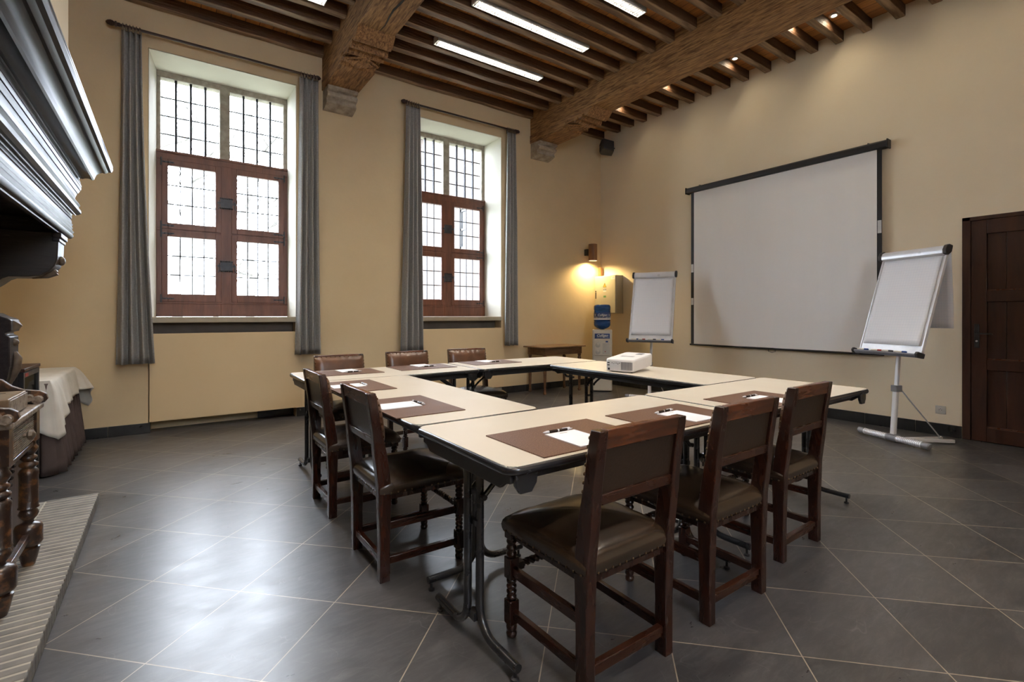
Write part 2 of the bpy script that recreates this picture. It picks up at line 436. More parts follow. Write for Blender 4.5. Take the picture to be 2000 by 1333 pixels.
def make_squared():
    m, t, b, out = nt('squared_paper')
    br = t.nodes.new('ShaderNodeTexBrick'); br.offset = 0; br.inputs['Scale'].default_value = 1
    br.inputs['Brick Width'].default_value = .025; br.inputs['Row Height'].default_value = .025; br.inputs['Mortar Size'].default_value = .0009
    br.inputs['Color1'].default_value = br.inputs['Color2'].default_value = (.90, .90, .92, 1); br.inputs['Mortar'].default_value = (.80, .82, .86, 1)
    t.links.new(mapping(t, (1, 1, 1), (PI / 2, 0, 0)), br.inputs[0]); t.links.new(br.outputs[0], b.inputs['Base Color'])
    b.inputs['Roughness'].default_value = .7
    return m
M['squared'] = make_squared()
M['tube_light'] = emis('tube_light', (1, .93, .80), 9)
M['spot_lens'] = emis('spot_lens', (1, .88, .68), 12)
M['warm_lens'] = emis('warm_lens', (1, .82, .50), 8)

# --------------------------------------------------------------- room shell
XW, YW, ZC = 6.38, 6.27, 4.51      # screen wall, window wall, boards
XL, YS = -1.40, -2.40
struct('floor', G().box(XL - .3, XW + .3, YS - .3, YW + .55, -.08, 0), M['floor'], smooth=False)
struct('ceiling', G().box(XL - .3, XW + .3, YS - .3, YW + .55, ZC, ZC + .1), M['board'], smooth=False)

OPS = [(-.175, 1.25, -.118, 1.240), (2.80, 4.215, 2.849, 4.207)]
g = G()
pts = [XL - .3] + [a for o in OPS for a in o[:2]] + [XW + .3]
def pier(a0, a1, b0, b1, z0, z1):
    g.prism([(a0, YW), (a1, YW), (b1, YW + .52), (b0, YW + .52)], z0, z1, 'z')
pier(XL - .3, OPS[0][0], XL - .3, OPS[0][2], 0, ZC + .1)
pier(OPS[0][1], OPS[1][0], OPS[0][3], OPS[1][2], 0, ZC + .1)
pier(OPS[1][1], XW + .3, OPS[1][3], XW + .3, 0, ZC + .1)
for o in OPS:
    g.prism([(o[0], YW), (o[1], YW), (o[3], YW + .52), (o[2], YW + .52)], 3.98, ZC + .1, 'z')
    g.prism([(o[0], YW + .2), (o[1], YW + .2), (o[3], YW + .52), (o[2], YW + .52)], 0, 1.13, 'z')
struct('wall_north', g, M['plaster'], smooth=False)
# pale limewash on the reveals of each window recess
for k, o in enumerate(OPS):
    r = G()
    e = .003
    r.prism([(o[0] + e, YW + .002), (o[0] + e + .002, YW + .002), (o[2] + e + .002, YW + .50), (o[2] + e, YW + .50)], 1.19, 3.975, 'z')
    r.prism([(o[1] - e - .002, YW + .002), (o[1] - e, YW + .002), (o[3] - e, YW + .50), (o[3] - e - .002, YW + .50)], 1.19, 3.975, 'z')
    r.prism([(o[0] + e, YW + .002), (o[1] - e, YW + .002), (o[3] - e, YW + .50), (o[2] + e, YW + .50)], 3.972, 3.977, 'z')
    struct('trim_%d' % (k + 1), r, M['reveal'], smooth=False)
    struct('trim_%d' % (k + 3), G().box(o[0] + .004, o[1] - .004, YW - .02, YW + .5, 1.135, 1.196), M['sill'], bevel=.005)
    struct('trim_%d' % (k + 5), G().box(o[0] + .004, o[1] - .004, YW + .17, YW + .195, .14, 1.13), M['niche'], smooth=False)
# east wall with the screen and the door
DY0, DY1, DZ = .36, 1.363, 2.167
g = G()
g.box(XW, XW + .3, YS - .3, DY0, 0, ZC + .1).box(XW, XW + .3, DY1, YW + .52, 0, ZC + .1).box(XW, XW + .3, DY0, DY1, DZ, ZC + .1).box(XW + .2, XW + .3, DY0, DY1, 0, DZ)
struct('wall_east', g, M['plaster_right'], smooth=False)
struct('wall_west', G().box(XL - .3, XL, YS - .3, YW + .52, 0, ZC + .1), M['plaster'], smooth=False)
g = G().box(XL - .3, .2, YS - .3, YS, 0, ZC + .1).box(1.5, XW + .3, YS - .3, YS, 0, ZC + .1).box(.2, 1.5, YS - .3, YS, 0, 2.3).box(.2, 1.5, YS - .3, YS, 3.7, ZC + .1)  # opening is for the added fill window
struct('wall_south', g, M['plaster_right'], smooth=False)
# stone skirting
def skirt(name, segs):
    g = G()
    for s in segs: g.box(*s)
    struct(name, g, M['base_stone'], bevel=.003)
bs = []
def run_x(x0, x1, y):
    x = x0
    while x < x1 - .01:
        e = min(x + .452, x1); bs.append((x + .0015, e - .0015, y - .016, y - .0002, .0005, .105)); x = e
run_x(XL, OPS[0][0] + .02, YW); run_x(OPS[0][1] - .0, OPS[1][0], YW); run_x(OPS[1][1], XW - .02, YW)
for o in OPS: bs.append((o[0] + 1.03, o[1] - .0, YW + .15, YW + .17, .0005, .105))
skirt('baseboard_north', bs)
bs2 = []
y = YW - .02
while y > DY1 + .01:
    e = max(y - .452, DY1 + .002); bs2.append((XW - .016, XW - .0002, e + .0015, y - .0015, .0005, .12)); y = e
skirt('baseboard_east', bs2)
struct('trim_7', G().box(XW - .012, XW - .0003, DY1, YW - .02, .0005, .117), M['grout'], smooth=False)
struct('trim_8', G().box(OPS[0][1], XW - .02, YW - .012, YW - .0003, .0005, .1), M['grout'], smooth=False)
# painted panels hiding the radiators below each window
for k, (a, b) in enumerate(((-.165, 1.295), (2.79, 4.245))):
    t = mk('radiator_panel', G().box(a, b, YW - .03, YW - .004, .112, 1.022), M['panel_paint'], bevel=.002)
    tag(t, ['wide yellow board covering the recess below the window beside the fireplace', 'yellow board covering the recess below the window nearer the sconce'][k], 'panel', 'radiator cover boards below the windows')

# ------------------------------------------------------------------- beams
def main_beam(x0, x1, label):
    o = thing('ceiling_beam', label, 'ceiling beam', ((x0 + x1) / 2, YW, 0), 0, 'main oak ceiling beams')
    w = (x1 - x0) / 2
    # beam body, local y negative towards the room
    g = G().box(-w, w, -(YW - YS) - .02, 0, 4.12, ZC - .001)
    mk('timber', g, M['beam'], o, bevel=.012)
    # bolster with moulded end
    pr = [(0, 3.99), (-.78, 3.985), (-.82, 4.02), (-1.04, 4.035), (-1.045, 4.01)]
    pr += [(-1.045 - .06 * (1 - cos(a)), 4.01 - .02 * sin(a * 2)) for a in (.5, 1.0, 1.5)] + [(-1.12, 4.045), (-1.135, 4.05), (-1.14, 4.015)]
    pr += [(-1.14 - .07 * sin(a), 4.015 + .0 - .018 * sin(a * 2)) for a in (.5, 1.0, 1.5)] + [(-1.225, 4.06), (-1.25, 4.075), (-1.255, 4.035), (-1.29, 4.02), (-1.33, 4.03), (-1.37, 4.06), (-1.39, 4.09), (-1.43, 4.1201), (0, 4.1201)]
    mk('bolster', G().prism(pr, -w - .004, w + .004, 'x'), M['bolster'], o, bevel=.004, angle=25)
    # carved diamond with leaf volutes
    g = G()
    yc, zc = -.93, 3.998
    L, W = .15, w * .95
    n = 8
    g.add([(-W, yc, zc), (0, yc - L, zc + .008), (W, yc, zc), (0, yc + L, zc - .004), (0, yc, zc - .02)], [(0, 1, 4), (1, 2, 4), (2, 3, 4), (3, 0, 4)])
    g.tube([(-W, yc, zc), (0, yc - L, zc)], .011, 6).tube([(0, yc - L, zc), (W, yc, zc)], .011, 6).tube([(W, yc, zc), (0, yc + L, zc)], .011, 6).tube([(0, yc + L, zc), (-W, yc, zc)], .011, 6)
    for s in (-1, 1):
        g.tube([(s * w, yc, zc + .02), (s * (w + .0), yc + .05, zc + .03), (s * (w + .002), yc + .06, zc + .06), (s * (w + .002), yc + .03, zc + .075), (s * (w + .002), yc + .01, zc + .055)], .014, 6)
        for q in range(5):
            g.ball((s * W * (.2 + .15 * q), yc - L * (.75 - .15 * q) * .5, zc - .012), .014, 6, 4)
    g.tube([(-w, yc - .22, zc + .035), (w, yc - .22, zc + .035)], .016, 8)
    mk('carving', g, M['bolster'], o)
    return o
b1 = main_beam(1.545, 1.93, 'heavy cracked oak ceiling beam with carved bolster between the two windows')
b2 = main_beam(4.775, 5.166, 'heavy oak ceiling beam running above the projection screen side of the room')
# the drying crack along the first beam
g = G()
p = []
for k in range(12):
    p.append((.02 + .012 * sin(k * 1.7), -1.42 - k * .14, 4.1215))
g.tube(p, [.004, .006, .01, .012, .012, .011, .012, .01, .01, .009, .008, .006], 5)
mk('drying_crack', g, M['ink'], b1)
for k, (xc, lab) in enumerate(((1.735, 'pale moulded stone corbel holding the cracked oak beam between the windows'), (4.965, 'pale moulded stone corbel holding the oak beam above the sconce corner'))):
    pr = [(0, 3.99), (-.245, 3.985), (-.25, 3.955), (-.235, 3.940), (-.195, 3.932), (-.195, 3.918), (-.225, 3.908), (-.232, 3.885), (-.215, 3.862), (-.17, 3.852), (-.165, 3.835)] + [(-.165 + .0 - .02 * sin(a), 3.835 - .05 * a / 1.5) for a in (.4, .8, 1.2)] + [(-.14, 3.775), (-.06, 3.755), (0, 3.75)]
    o = mk('stone_corbel', G().prism(pr, -.18, .18, 'x'), M['corbel_stone'], loc=(xc, YW, 0), bevel=.003, angle=30)
    tag(o, lab, 'corbel', 'stone corbels under the beams')

# joists
FAR = [.43, .72, 1.02, 1.31, 1.60, 1.899, 2.201, 2.478, 2.745, 3.008, 3.305, 3.597, 3.865, 4.152, 4.434, 4.713, 5.022, 5.31, 5.579, 5.88, 6.262]
BAYS = [(XL, 1.545, 'rough dark joist between the chimney wall and the cracked beam', 'joists beside the chimney'),
        (1.93, 4.775, 'rough dark joist spanning between the two main oak beams', 'joists between the main beams'),
        (5.166, XW, 'short dark joist running from the oak beam into the screen wall', 'joists above the projection screen')]
for bi, (x0, x1, lab, grp) in enumerate(BAYS):
    L = x1 - x0
    base = None
    for k, yf in enumerate(FAR):
        if bi == 0 and yf < 2.9: continue
        if bi == 1 and yf < 1.5: continue
        w = .085
        o = None
        g = G()
        nseg = 9
        rr = random.Random(bi * 100 + k)
        vs = []; fs = []
        for j in range(nseg + 1):
            x = L * j / nseg
            dz = rr.uniform(-.004, .004); dy = rr.uniform(-.003, .003) if yf < 6.2 else 0
            vs += [(x, -w + dy, dz), (x, dy if yf < 6.2 else 0, dz + rr.uniform(-.003, .003)), (x, 0 + dy, .124), (x, -w + dy, .124)]
        for j in range(nseg):
            a = j * 4
            for q in range(4):
                fs.append((a + q, a + (q + 1) % 4, a + 4 + (q + 1) % 4, a + 4 + q))
        fs += [(0, 1, 2, 3), (nseg * 4 + 3, nseg * 4 + 2, nseg * 4 + 1, nseg * 4)]
        g.add(vs, fs)
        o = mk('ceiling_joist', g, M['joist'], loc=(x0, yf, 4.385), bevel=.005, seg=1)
        o.data.materials.append(M['joist_worn_lit'])
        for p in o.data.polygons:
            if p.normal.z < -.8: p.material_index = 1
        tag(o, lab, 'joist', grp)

# --------------------------------------------------------------- ceiling lights
def strip_light(x0, yc, label, k_=1.0):
    L = 1.55
    o = thing('strip_light', label, 'ceiling light', (x0, yc, 4.385), 0, 'recessed fluorescent strip lights')
    h = .060
    g = G().box(0, L, -h, -h + .006, -.002, .075).box(0, L, h - .006, h, -.002, .075).box(0, .006, -h, h, -.002, .075).box(L - .006, L, -h, h, -.002, .075).box(0, L, -h, h, .07, .078)
    mk('housing', g, M['white_metal'], o, smooth=False)
    mk('tube', G().tube([(.03, 0, .045), (L - .03, 0, .045)], .013, 10), M['tube_light'], o)
    g = G()
    n = 44
    for k in range(n):
        x = .03 + (L - .06) * k / (n - 1)
        g.box(x - .0022, x + .0022, -h + .008, h - .008, 0, .036)
    g.tube([(.02, -.035, .012), (L - .02, -.035, .012)], .002, 4).tube([(.02, .035, .012), (L - .02, .035, .012)], .002, 4)
    mk('louvre', g, M['louvre'], o, smooth=False)
    li = bpy.data.lights.new('strip_lamp', 'AREA'); li.shape = 'RECTANGLE'; li.size = L - .06; li.size_y = .10
    li.energy = STRIP_W * k_; li.color = (1, .92, .80)
    lo = bpy.data.objects.new('strip_lamp', li); C.objects.link(lo); lo.parent = o; lo.location = (L / 2, 0, .052)
    return o
STRIP_W = 44
strip_light(2.53, 4.252, 'long lit strip light in the ceiling, longest visible of the middle bay')
strip_light(2.53, 5.125, 'lit strip light in the ceiling nearest the second window')
strip_light(2.53, 3.41, 'lit strip light at the top edge above the oak beam')
strip_light(-.25, 5.125, 'lit strip light beside the cracked beam, only its end in view', 1.5)
for (x, y) in ((-.25, 3.41), (2.53, 2.57), (2.53, 1.66), (-.25, 1.66), (2.53, -.6), (-.25, -.6)):
    strip_light(x, y, 'lit strip light in the ceiling above the camera position', 2.3 if x < 0 else 1.5)

def downlight(x, y, label):
    o = thing('recessed_spotlight', label, 'spotlight', (x, y, ZC), 0, 'recessed spotlights near the screen wall')
    mk('ring', G().lathe([(.028, -.012), (.045, -.012), (.05, -.004), (.05, -.0005), (.028, -.0005), (.028, -.012)], 20, caps=False), M['white_metal'], o)
    mk('lens', G().lathe([(.001, -.009), (.026, -.009), (.026, -.005), (.001, -.005)], 16), M['spot_lens'], o)
    li = bpy.data.lights.new('spot_lamp', 'SPOT'); li.energy = SPOT_W; li.spot_size = math.radians(165); li.spot_blend = 1; li.color = (1, .84, .60); li.shadow_soft_size = .04
    lo = bpy.data.objects.new('spot_lamp', li); C.objects.link(lo); lo.parent = o; lo.location = (0, 0, -.02)
SPOT_W = 7
downlight(5.96, 2.33, 'lit round spotlight between joists, fully visible above the screen')
downlight(5.75, 2.62, 'round spotlight half hidden by the oak beam edge')
downlight(5.92, 3.45, 'small round spotlight between joists, above the middle of the screen')
for y in (1.45, .5, -.5, 4.3, 5.17):
    downlight(5.75, y, 'round spotlight in the boards behind the oak beam')

# ------------------------------------------------------------------ windows
def window(name, dx, with_lead=True, y=6.76, flip=False, mirror_y=None):
    o = thing(name, None or 'leaded cross window', 'window', (dx, y, 0), PI if flip else 0)
    o['kind'] = 'structure'
    def part(n, g, m, p=None, **k): return mk(n, g, m, p or o, **k)
    # stone cross frame of the upper lights (local x -.115..1.238, y 0 = front)
    g = G().box(-.118, -.078, .0, .12, 3.07, 3.98).box(1.193, 1.240, .0, .12, 3.07, 3.98).box(-.118, 1.24, -.004, .12, 3.905, 3.98).box(.495, .601, -.01, .12, 3.07, 3.98)
    part('stone_frame', g, M['stone'], bevel=.01)
    bars = G()
    for a, b in ((-.078, .495), (.601, 1.193)):
        for k in (1, 2, 3):
            x = a + (b - a) * k / 4
            bars.tube([(x, .03, 3.075), (x, .03, 3.91)], .013, 8)
    part('iron_bars', bars, M['iron'])
    for a, b in ((-.078, .495), (.601, 1.193)):
        lead = G()
        for k in (1, 2, 3):
            x = a + (b - a) * k / 4; lead.box(x - .006, x + .006, .056, .068, 3.075, 3.905)
            z = 3.075 + .83 * k / 4; lead.box(a, b, .056, .068, z - .006, z + .006)
        p = part('leaded_light', lead, M['iron'], smooth=False)
        part('pane', G().box(a, b, .062, .0645, 3.075, 3.905), M['glass'], p, smooth=False)
    # timber frame
    g = G().box(-.118, 1.24, -.023, .08, 2.975, 3.072).box(-.118, -.062, -.02, .08, 1.2, 2.99).box(1.186, 1.24, -.02, .08, 1.2, 2.99).box(.505, .622, -.03, .08, 1.2, 2.99)
    g.box(-.1175, 1.2395, -.024, .078, 2.17, 2.20).box(-.1178, 1.2398, -.026, .079, 1.198, 1.375).box(-.125, 1.245, -.035, .02, 3.05, 3.078).box(-.1176, 1.2396, -.033, .0, 1.345, 1.36)
    part('timber_frame', g, M['win_wood'], bevel=.005)
    for ci, (a, b) in enumerate(((-.062, .505), (.622, 1.186))):
        for (z0, z1, gz0, gz1) in ((2.20, 2.975, 2.262, 2.91), (1.375, 2.17, 1.458, 2.108)):
            ga, gb = a + .053, b - .055
            fr = G().box(a - .006, ga, -.034, .03, z0 - .006, z1 + .006).box(gb, b + .006, -.034, .03, z0 - .006, z1 + .006).box(ga, gb, -.034, .03, z0 - .006, gz0).box(ga, gb, -.034, .03, gz1, z1 + .006)
            c = part('casement', fr, M['win_wood'], bevel=.004)
            lead = G()
            for k in (1, 2, 3):
                x = ga + (gb - ga) * k / 4; lead.box(x - .0055, x + .0055, -.006, .006, gz0, gz1)
            for k in (1, 2):
                z = gz0 + (gz1 - gz0) * k / 3; lead.box(ga, gb, -.006, .006, z - .0055, z + .0055)
            part('lead_bars', lead, M['iron'], c, smooth=False)
            part('pane', G().box(ga, gb, -.0015, .0015, gz0, gz1), M['glass'], c, smooth=False)
            hx = a - .01 if ci == 0 else b + .01
            s = 1 if ci == 0 else -1
            hg = G()
            for hz in (z0 + .03, z1 - .03):
                hg.tube([(hx, -.042, hz - .045), (hx, -.042, hz + .045)], .008, 6)
                hg.box(min(hx, hx + s * .12), max(hx, hx + s * .12), -.042, -.034, hz - .008, hz + .008)
                for q in range(3): hg.ball((hx + s * (.03 + .035 * q), -.042, hz), .008, 6, 4)
            part('iron_hinges', hg, M['iron'], c)
    for z in (2.55, 1.80):
        lg = G().box(.50, .625, -.045, -.031, z - .055, z + .05)
        for q in range(6):
            x = .505 + .023 * q
            lg.ball((x, -.04, z + .055), .012, 6, 4).ball((x, -.04, z - .058), .012, 6, 4)
        lg.box(.47, .66, -.04, -.031, z - .012, z + .012)
        lg.tube([(.49, -.04, z + .03), (.485, -.07, z + .01), (.485, -.075, z - .05), (.475, -.07, z - .08)], .005, 6)
        lg.tube([(.64, -.04, z + .03), (.645, -.07, z + .01), (.645, -.075, z - .05), (.655, -.07, z - .08)], .005, 6)
        part('iron_latch', lg, M['iron'])
    return o
w1 = window('window_1', 0); w1['label'] = 'tall leaded cross window beside the fireplace'
w2 = window('window_2', 2.967); w2['label'] = 'tall leaded cross window looking onto a brick wall'
g = G()
for x in (.2, .82, 1.43): g.box(x, x + .07, 0, .08, 2.3, 3.7)
for z in (2.3, 3.0, 3.62): g.box(.2, 1.5, .002, .078, z, z + .08)
o = mk('window_added_fill', g, M['win_wood'], loc=(0, YS - .2, 0)); o['kind'] = 'structure'  # unseen window added behind the camera to let in fill light
mk('pane', G().box(.2, 1.5, .04, .043, 2.3, 3.7), M['glass'], o, smooth=False)
# -------------------------------------------------------------- outside
struct('ground', G().box(-40, 60, YW + .6, 70, -1.6, -1.5), M['ground'], smooth=False)
wing = thing('brick_building', 'sunlit orange brick building seen through the second window', 'building', (8.5, 17, -1.5))
g = G()
wy0, wy1, wz0, wz1 = 14.82, 15.36, 3.6, 5.0
g.box(0, .4, -7, wy0 - 17, 0, 10).box(0, .4, wy1 - 17, 8, 0, 10).box(0, .4, wy0 - 17, wy1 - 17, 0, wz0 + 1.5).box(0, .4, wy0 - 17, wy1 - 17, wz1 + 1.5, 10)
mk('brick_wall', g, M['out_brick'], wing, smooth=False)
wf = mk('window_frame', G().box(.05, .12, wy0 - 17, wy1 - 17, wz0 + 1.5, wz0 + 1.58).box(.05, .12, wy0 - 17, wy1 - 17, wz1 + 1.42, wz1 + 1.5).box(.05, .12, wy0 - 17, wy0 - 16.94, wz0 + 1.5, wz1 + 1.5).box(.05, .12, wy1 - 17.06, wy1 - 17, wz0 + 1.5, wz1 + 1.5).box(.05, .12, wy0 - 17, wy1 - 17, wz0 + 2.15, wz0 + 2.22), M['frame_grey'], wing, smooth=False)
mk('pane', G().box(.08, .09, wy0 - 17, wy1 - 17, wz0 + 1.5, wz1 + 1.5), M['pane_dark'], wf, smooth=False)
mk('eaves', G().box(-.4, 3, -7.2, 8.2, 10, 10.3), M['stone'], wing, smooth=False)

def tree(x, y, h, r, seed, label):
    rr = random.Random(seed)
    o = thing('bare_tree', label, 'tree', (x, y, -1.5), 0, 'bare trees outside the first window')
    g = G(); tw = G()
    trunk = [(rr.uniform(-.15, .15) * k / 3, rr.uniform(-.15, .15) * k / 3, h * k / 8) for k in range(9)]
    g.tube(trunk, [r * (1 - .09 * k) for k in range(9)], 8)
    def branch(p, d, L, rad, depth, G_):
        pts = [p]; q = Vector(p); dd = Vector(d)
        n = 5
        for k in range(n):
            dd = (dd + Vector((rr.uniform(-.3, .3), rr.uniform(-.3, .3), rr.uniform(-.12, .25)))).normalized()
            q = q + dd * L / n; pts.append(tuple(q))
        G_.tube(pts, [rad * (1 - .15 * k) for k in range(n + 1)], 5)
        if depth > 0:
            for k in range(4):
                pp = pts[rr.randint(1, n)]
                nd = (dd + Vector((rr.uniform(-1, 1), rr.uniform(-1, 1), rr.uniform(-.3, .6)))).normalized()
                branch(pp, nd, L * .6, rad * .5, depth - 1, tw)
    for k in range(12):
        t = rr.randint(3, 8); a = rr.uniform(0, 2 * PI)
        branch(trunk[t], (cos(a), sin(a), rr.uniform(-.1, .5)), rr.uniform(1.2, 2.6), r * .30, 2, g)
    mk('trunk', g, M['tree'], o); mk('twigs', tw, M['tree'], o)
tree(.25, 16.0, 8.5, .16, 3, 'bare grey tree trunk outside, behind the panes beside the fireplace')
tree(2.12, 17.0, 8.0, .17, 11, 'bare grey tree outside, behind the panes nearer the cracked beam')
tree(1.4, 21.0, 8.5, .12, 21, 'thin bare tree farther out beyond the first window')

# ------------------------------------------------------------- curtain rods
def rod(x0, x1, label):
    y, z = 6.165, 4.085
    o = thing('curtain_rod', label, 'curtain rod', (x0, y, z), 0, 'wooden curtain rods')
    L = x1 - x0
    mk('pole', G().tube([(.09, 0, 0), (L - .09, 0, 0)], .0140, 10), M['rod'], o)
    R = Matrix.Rotation(PI / 2, 3, 'Y')
    prof = [(.006, 0), (.020, .014), (.028, .035), (.025, .056), (.016, .066), (.027, .072), (.027, .082), (.017, .088), (.020, .11)]
    for s in (0, 1):
        g = G().lathe(prof, 12)
        f = (lambda p: (p[2], p[1], p[0])) if s == 0 else (lambda p: (L - p[2], p[1], p[0]))
        mk('finial', G().merge(g, f), M['rod'], o)
        x = .16 if s == 0 else L - .16
        mk('bracket', G().tube([(x, 0, 0), (x, YW - y - .001, 0)], .009, 8).box(x - .02, x + .02, YW - y - .008, YW - y - .0005, -.03, .03), M['iron'], o)
rod(-.505, 1.507, 'dark wooden curtain rod above the window beside the fireplace')
rod(2.535, 4.49, 'dark wooden curtain rod above the second window')
def curtain(xt0, xt1, xb0, xb1, zb, folds, seed, label):
    y, zt = 6.165, 4.05
    rr = random.Random(seed)
    ph = [rr.uniform(-.5, .5) for _ in range(20)]
    H = zt - zb
    xm = (xt0 + xt1) / 2
    o = thing('curtain', label, 'curtain', (xm, y, zb), 0, 'blue-grey curtains')
    def fn(u, v):
        # v: 0 top, 1 bottom
        spread = v ** 1.6
        a = xt0 + (xb0 - xt0) * spread; b = xt1 + (xb1 - xt1) * spread
        wob = .04 * sin(v * 2.2 + ph[0] * 4)
        uu = u + wob * sin(PI * u)
        x = a + (b - a) * uu
        amp = .016 + .026 * min(1, v * 2.5)
        d = amp * sin(2 * PI * folds * uu + ph[1] * 3 + .5 * sin(v * 3)) + (.16 * amp) * sin(2 * PI * folds * 1.6 * uu + ph[2] * 6 + v * 2)
        return (x - xm, d - .005 - .02 * v, zt - zb - v * H + .004 * sin(u * 20))
    g = G().grid(90, 40, fn)
    mk('cloth', g, M['curtain'], o, solid=.004, angle=80)
    rg = G()
    for k in range(6):
        x = xt0 + (xt1 - xt0) * (k + .5) / 6 - xm
        ring = [(x + .004 * cos(a), .024 * cos(a), zt - zb + .035 + .024 * sin(a)) for a in [2 * PI * q / 12 for q in range(12)]]
        rg.tube(ring, .003, 5, closed=True)
        rg.box(x - .009, x + .009, -.026, -.016, zt - zb - .02, zt - zb + .02)
    mk('rings', rg, M['ring'], o)
curtain(-.385, -.225, -.43, -.115, .725, 3.6, 1, 'blue-grey curtain hanging closest to the fireplace')
curtain(1.265, 1.475, 1.215, 1.50, .75, 3.8, 2, 'blue-grey curtain hanging between the first window and the cracked beam')
curtain(2.60, 2.80, 2.52, 2.83, .73, 3.6, 3, 'blue-grey curtain covering the near edge of the second window')
curtain(4.245, 4.415, 4.18, 4.44, .755, 3.3, 4, 'blue-grey curtain hanging closest to the dark side table')

# ------------------------------------------------------------------ chairs
def cushion(x0b, x1b, x0f, x1f, y0, y1, zb, zt, crown, n=16, r=.03):
    g = G()
    cy_ = (y0 + y1) / 2; hy = (y1 - y0) / 2
    def at(px, py, off):
        # px, py in -1..1; off = outward offset in metres (negative = inwards)
        v = (py + 1) / 2
        hx = ((x1b - x0b) * (1 - v) + (x1f - x0f) * v) / 2
        return ((hx + off) * px, cy_ + (hy + off) * py)
    base = []
    m = 10
    for (ax, ay, bx, by) in ((-1, -1, 1, -1), (1, -1, 1, 1), (1, 1, -1, 1), (-1, 1, -1, -1)):
        for k in range(m):
            t = k / m
            base.append((ax + (bx - ax) * t, ay + (by - ay) * t))
    prof = [(-.010, zb), (-.002, zb + .003), (.003, zb + .016), (.005, zb + .033), (.001, zb + .050), (-.007, zb + .063), (-.020, zb + .073), (-.045, zb + .080)]
    R_ = len(base); vs = []
    for off, z in prof:
        for k, (px, py) in enumerate(base):
            c = 1 if max(abs(px), abs(py)) else 0
            corner = min(abs(px), abs(py)) ** 6
            x, y = at(px * (1 - .012 * corner), py * (1 - .012 * corner), off)
            vs.append((x, y, z - .006 * corner * (z - zb) / .07 + .0012 * sin(k * 2.4 + z * 60) * (z - zb) / .07))
    L = len(prof)
    for q in range(1, 8):
        sc = 1 - q / 8
        for (px, py) in base:
            x, y = at(px, py, -.045)
            v = 1 - (1 - sc) * .0
            xx = x * sc; yy = cy_ + (y - cy_) * sc
            vs.append((xx, yy, zb + .080 + crown * (1 - sc ** 2) - .005 * min(abs(px), abs(py)) ** 6 * sc))
    rows = L + 7
    fs = []
    for k in range(rows - 1):
        for i_ in range(R_): fs.append((k * R_ + i_, k * R_ + (i_ + 1) % R_, (k + 1) * R_ + (i_ + 1) % R_, (k + 1) * R_ + i_))
    vs.append((0, cy_, zb + .080 + crown)); c = len(vs) - 1
    for i_ in range(R_): fs.append(((rows - 1) * R_ + i_, (rows - 1) * R_ + (i_ + 1) % R_, c))
    fs.append(tuple(range(R_))[::-1])
    return g.add(vs, fs)

def lean(p):
    x, y, z = p
    if z > .42: y -= .062 * ((z - .42) / .44) ** 1.15
    return (x, y, z)

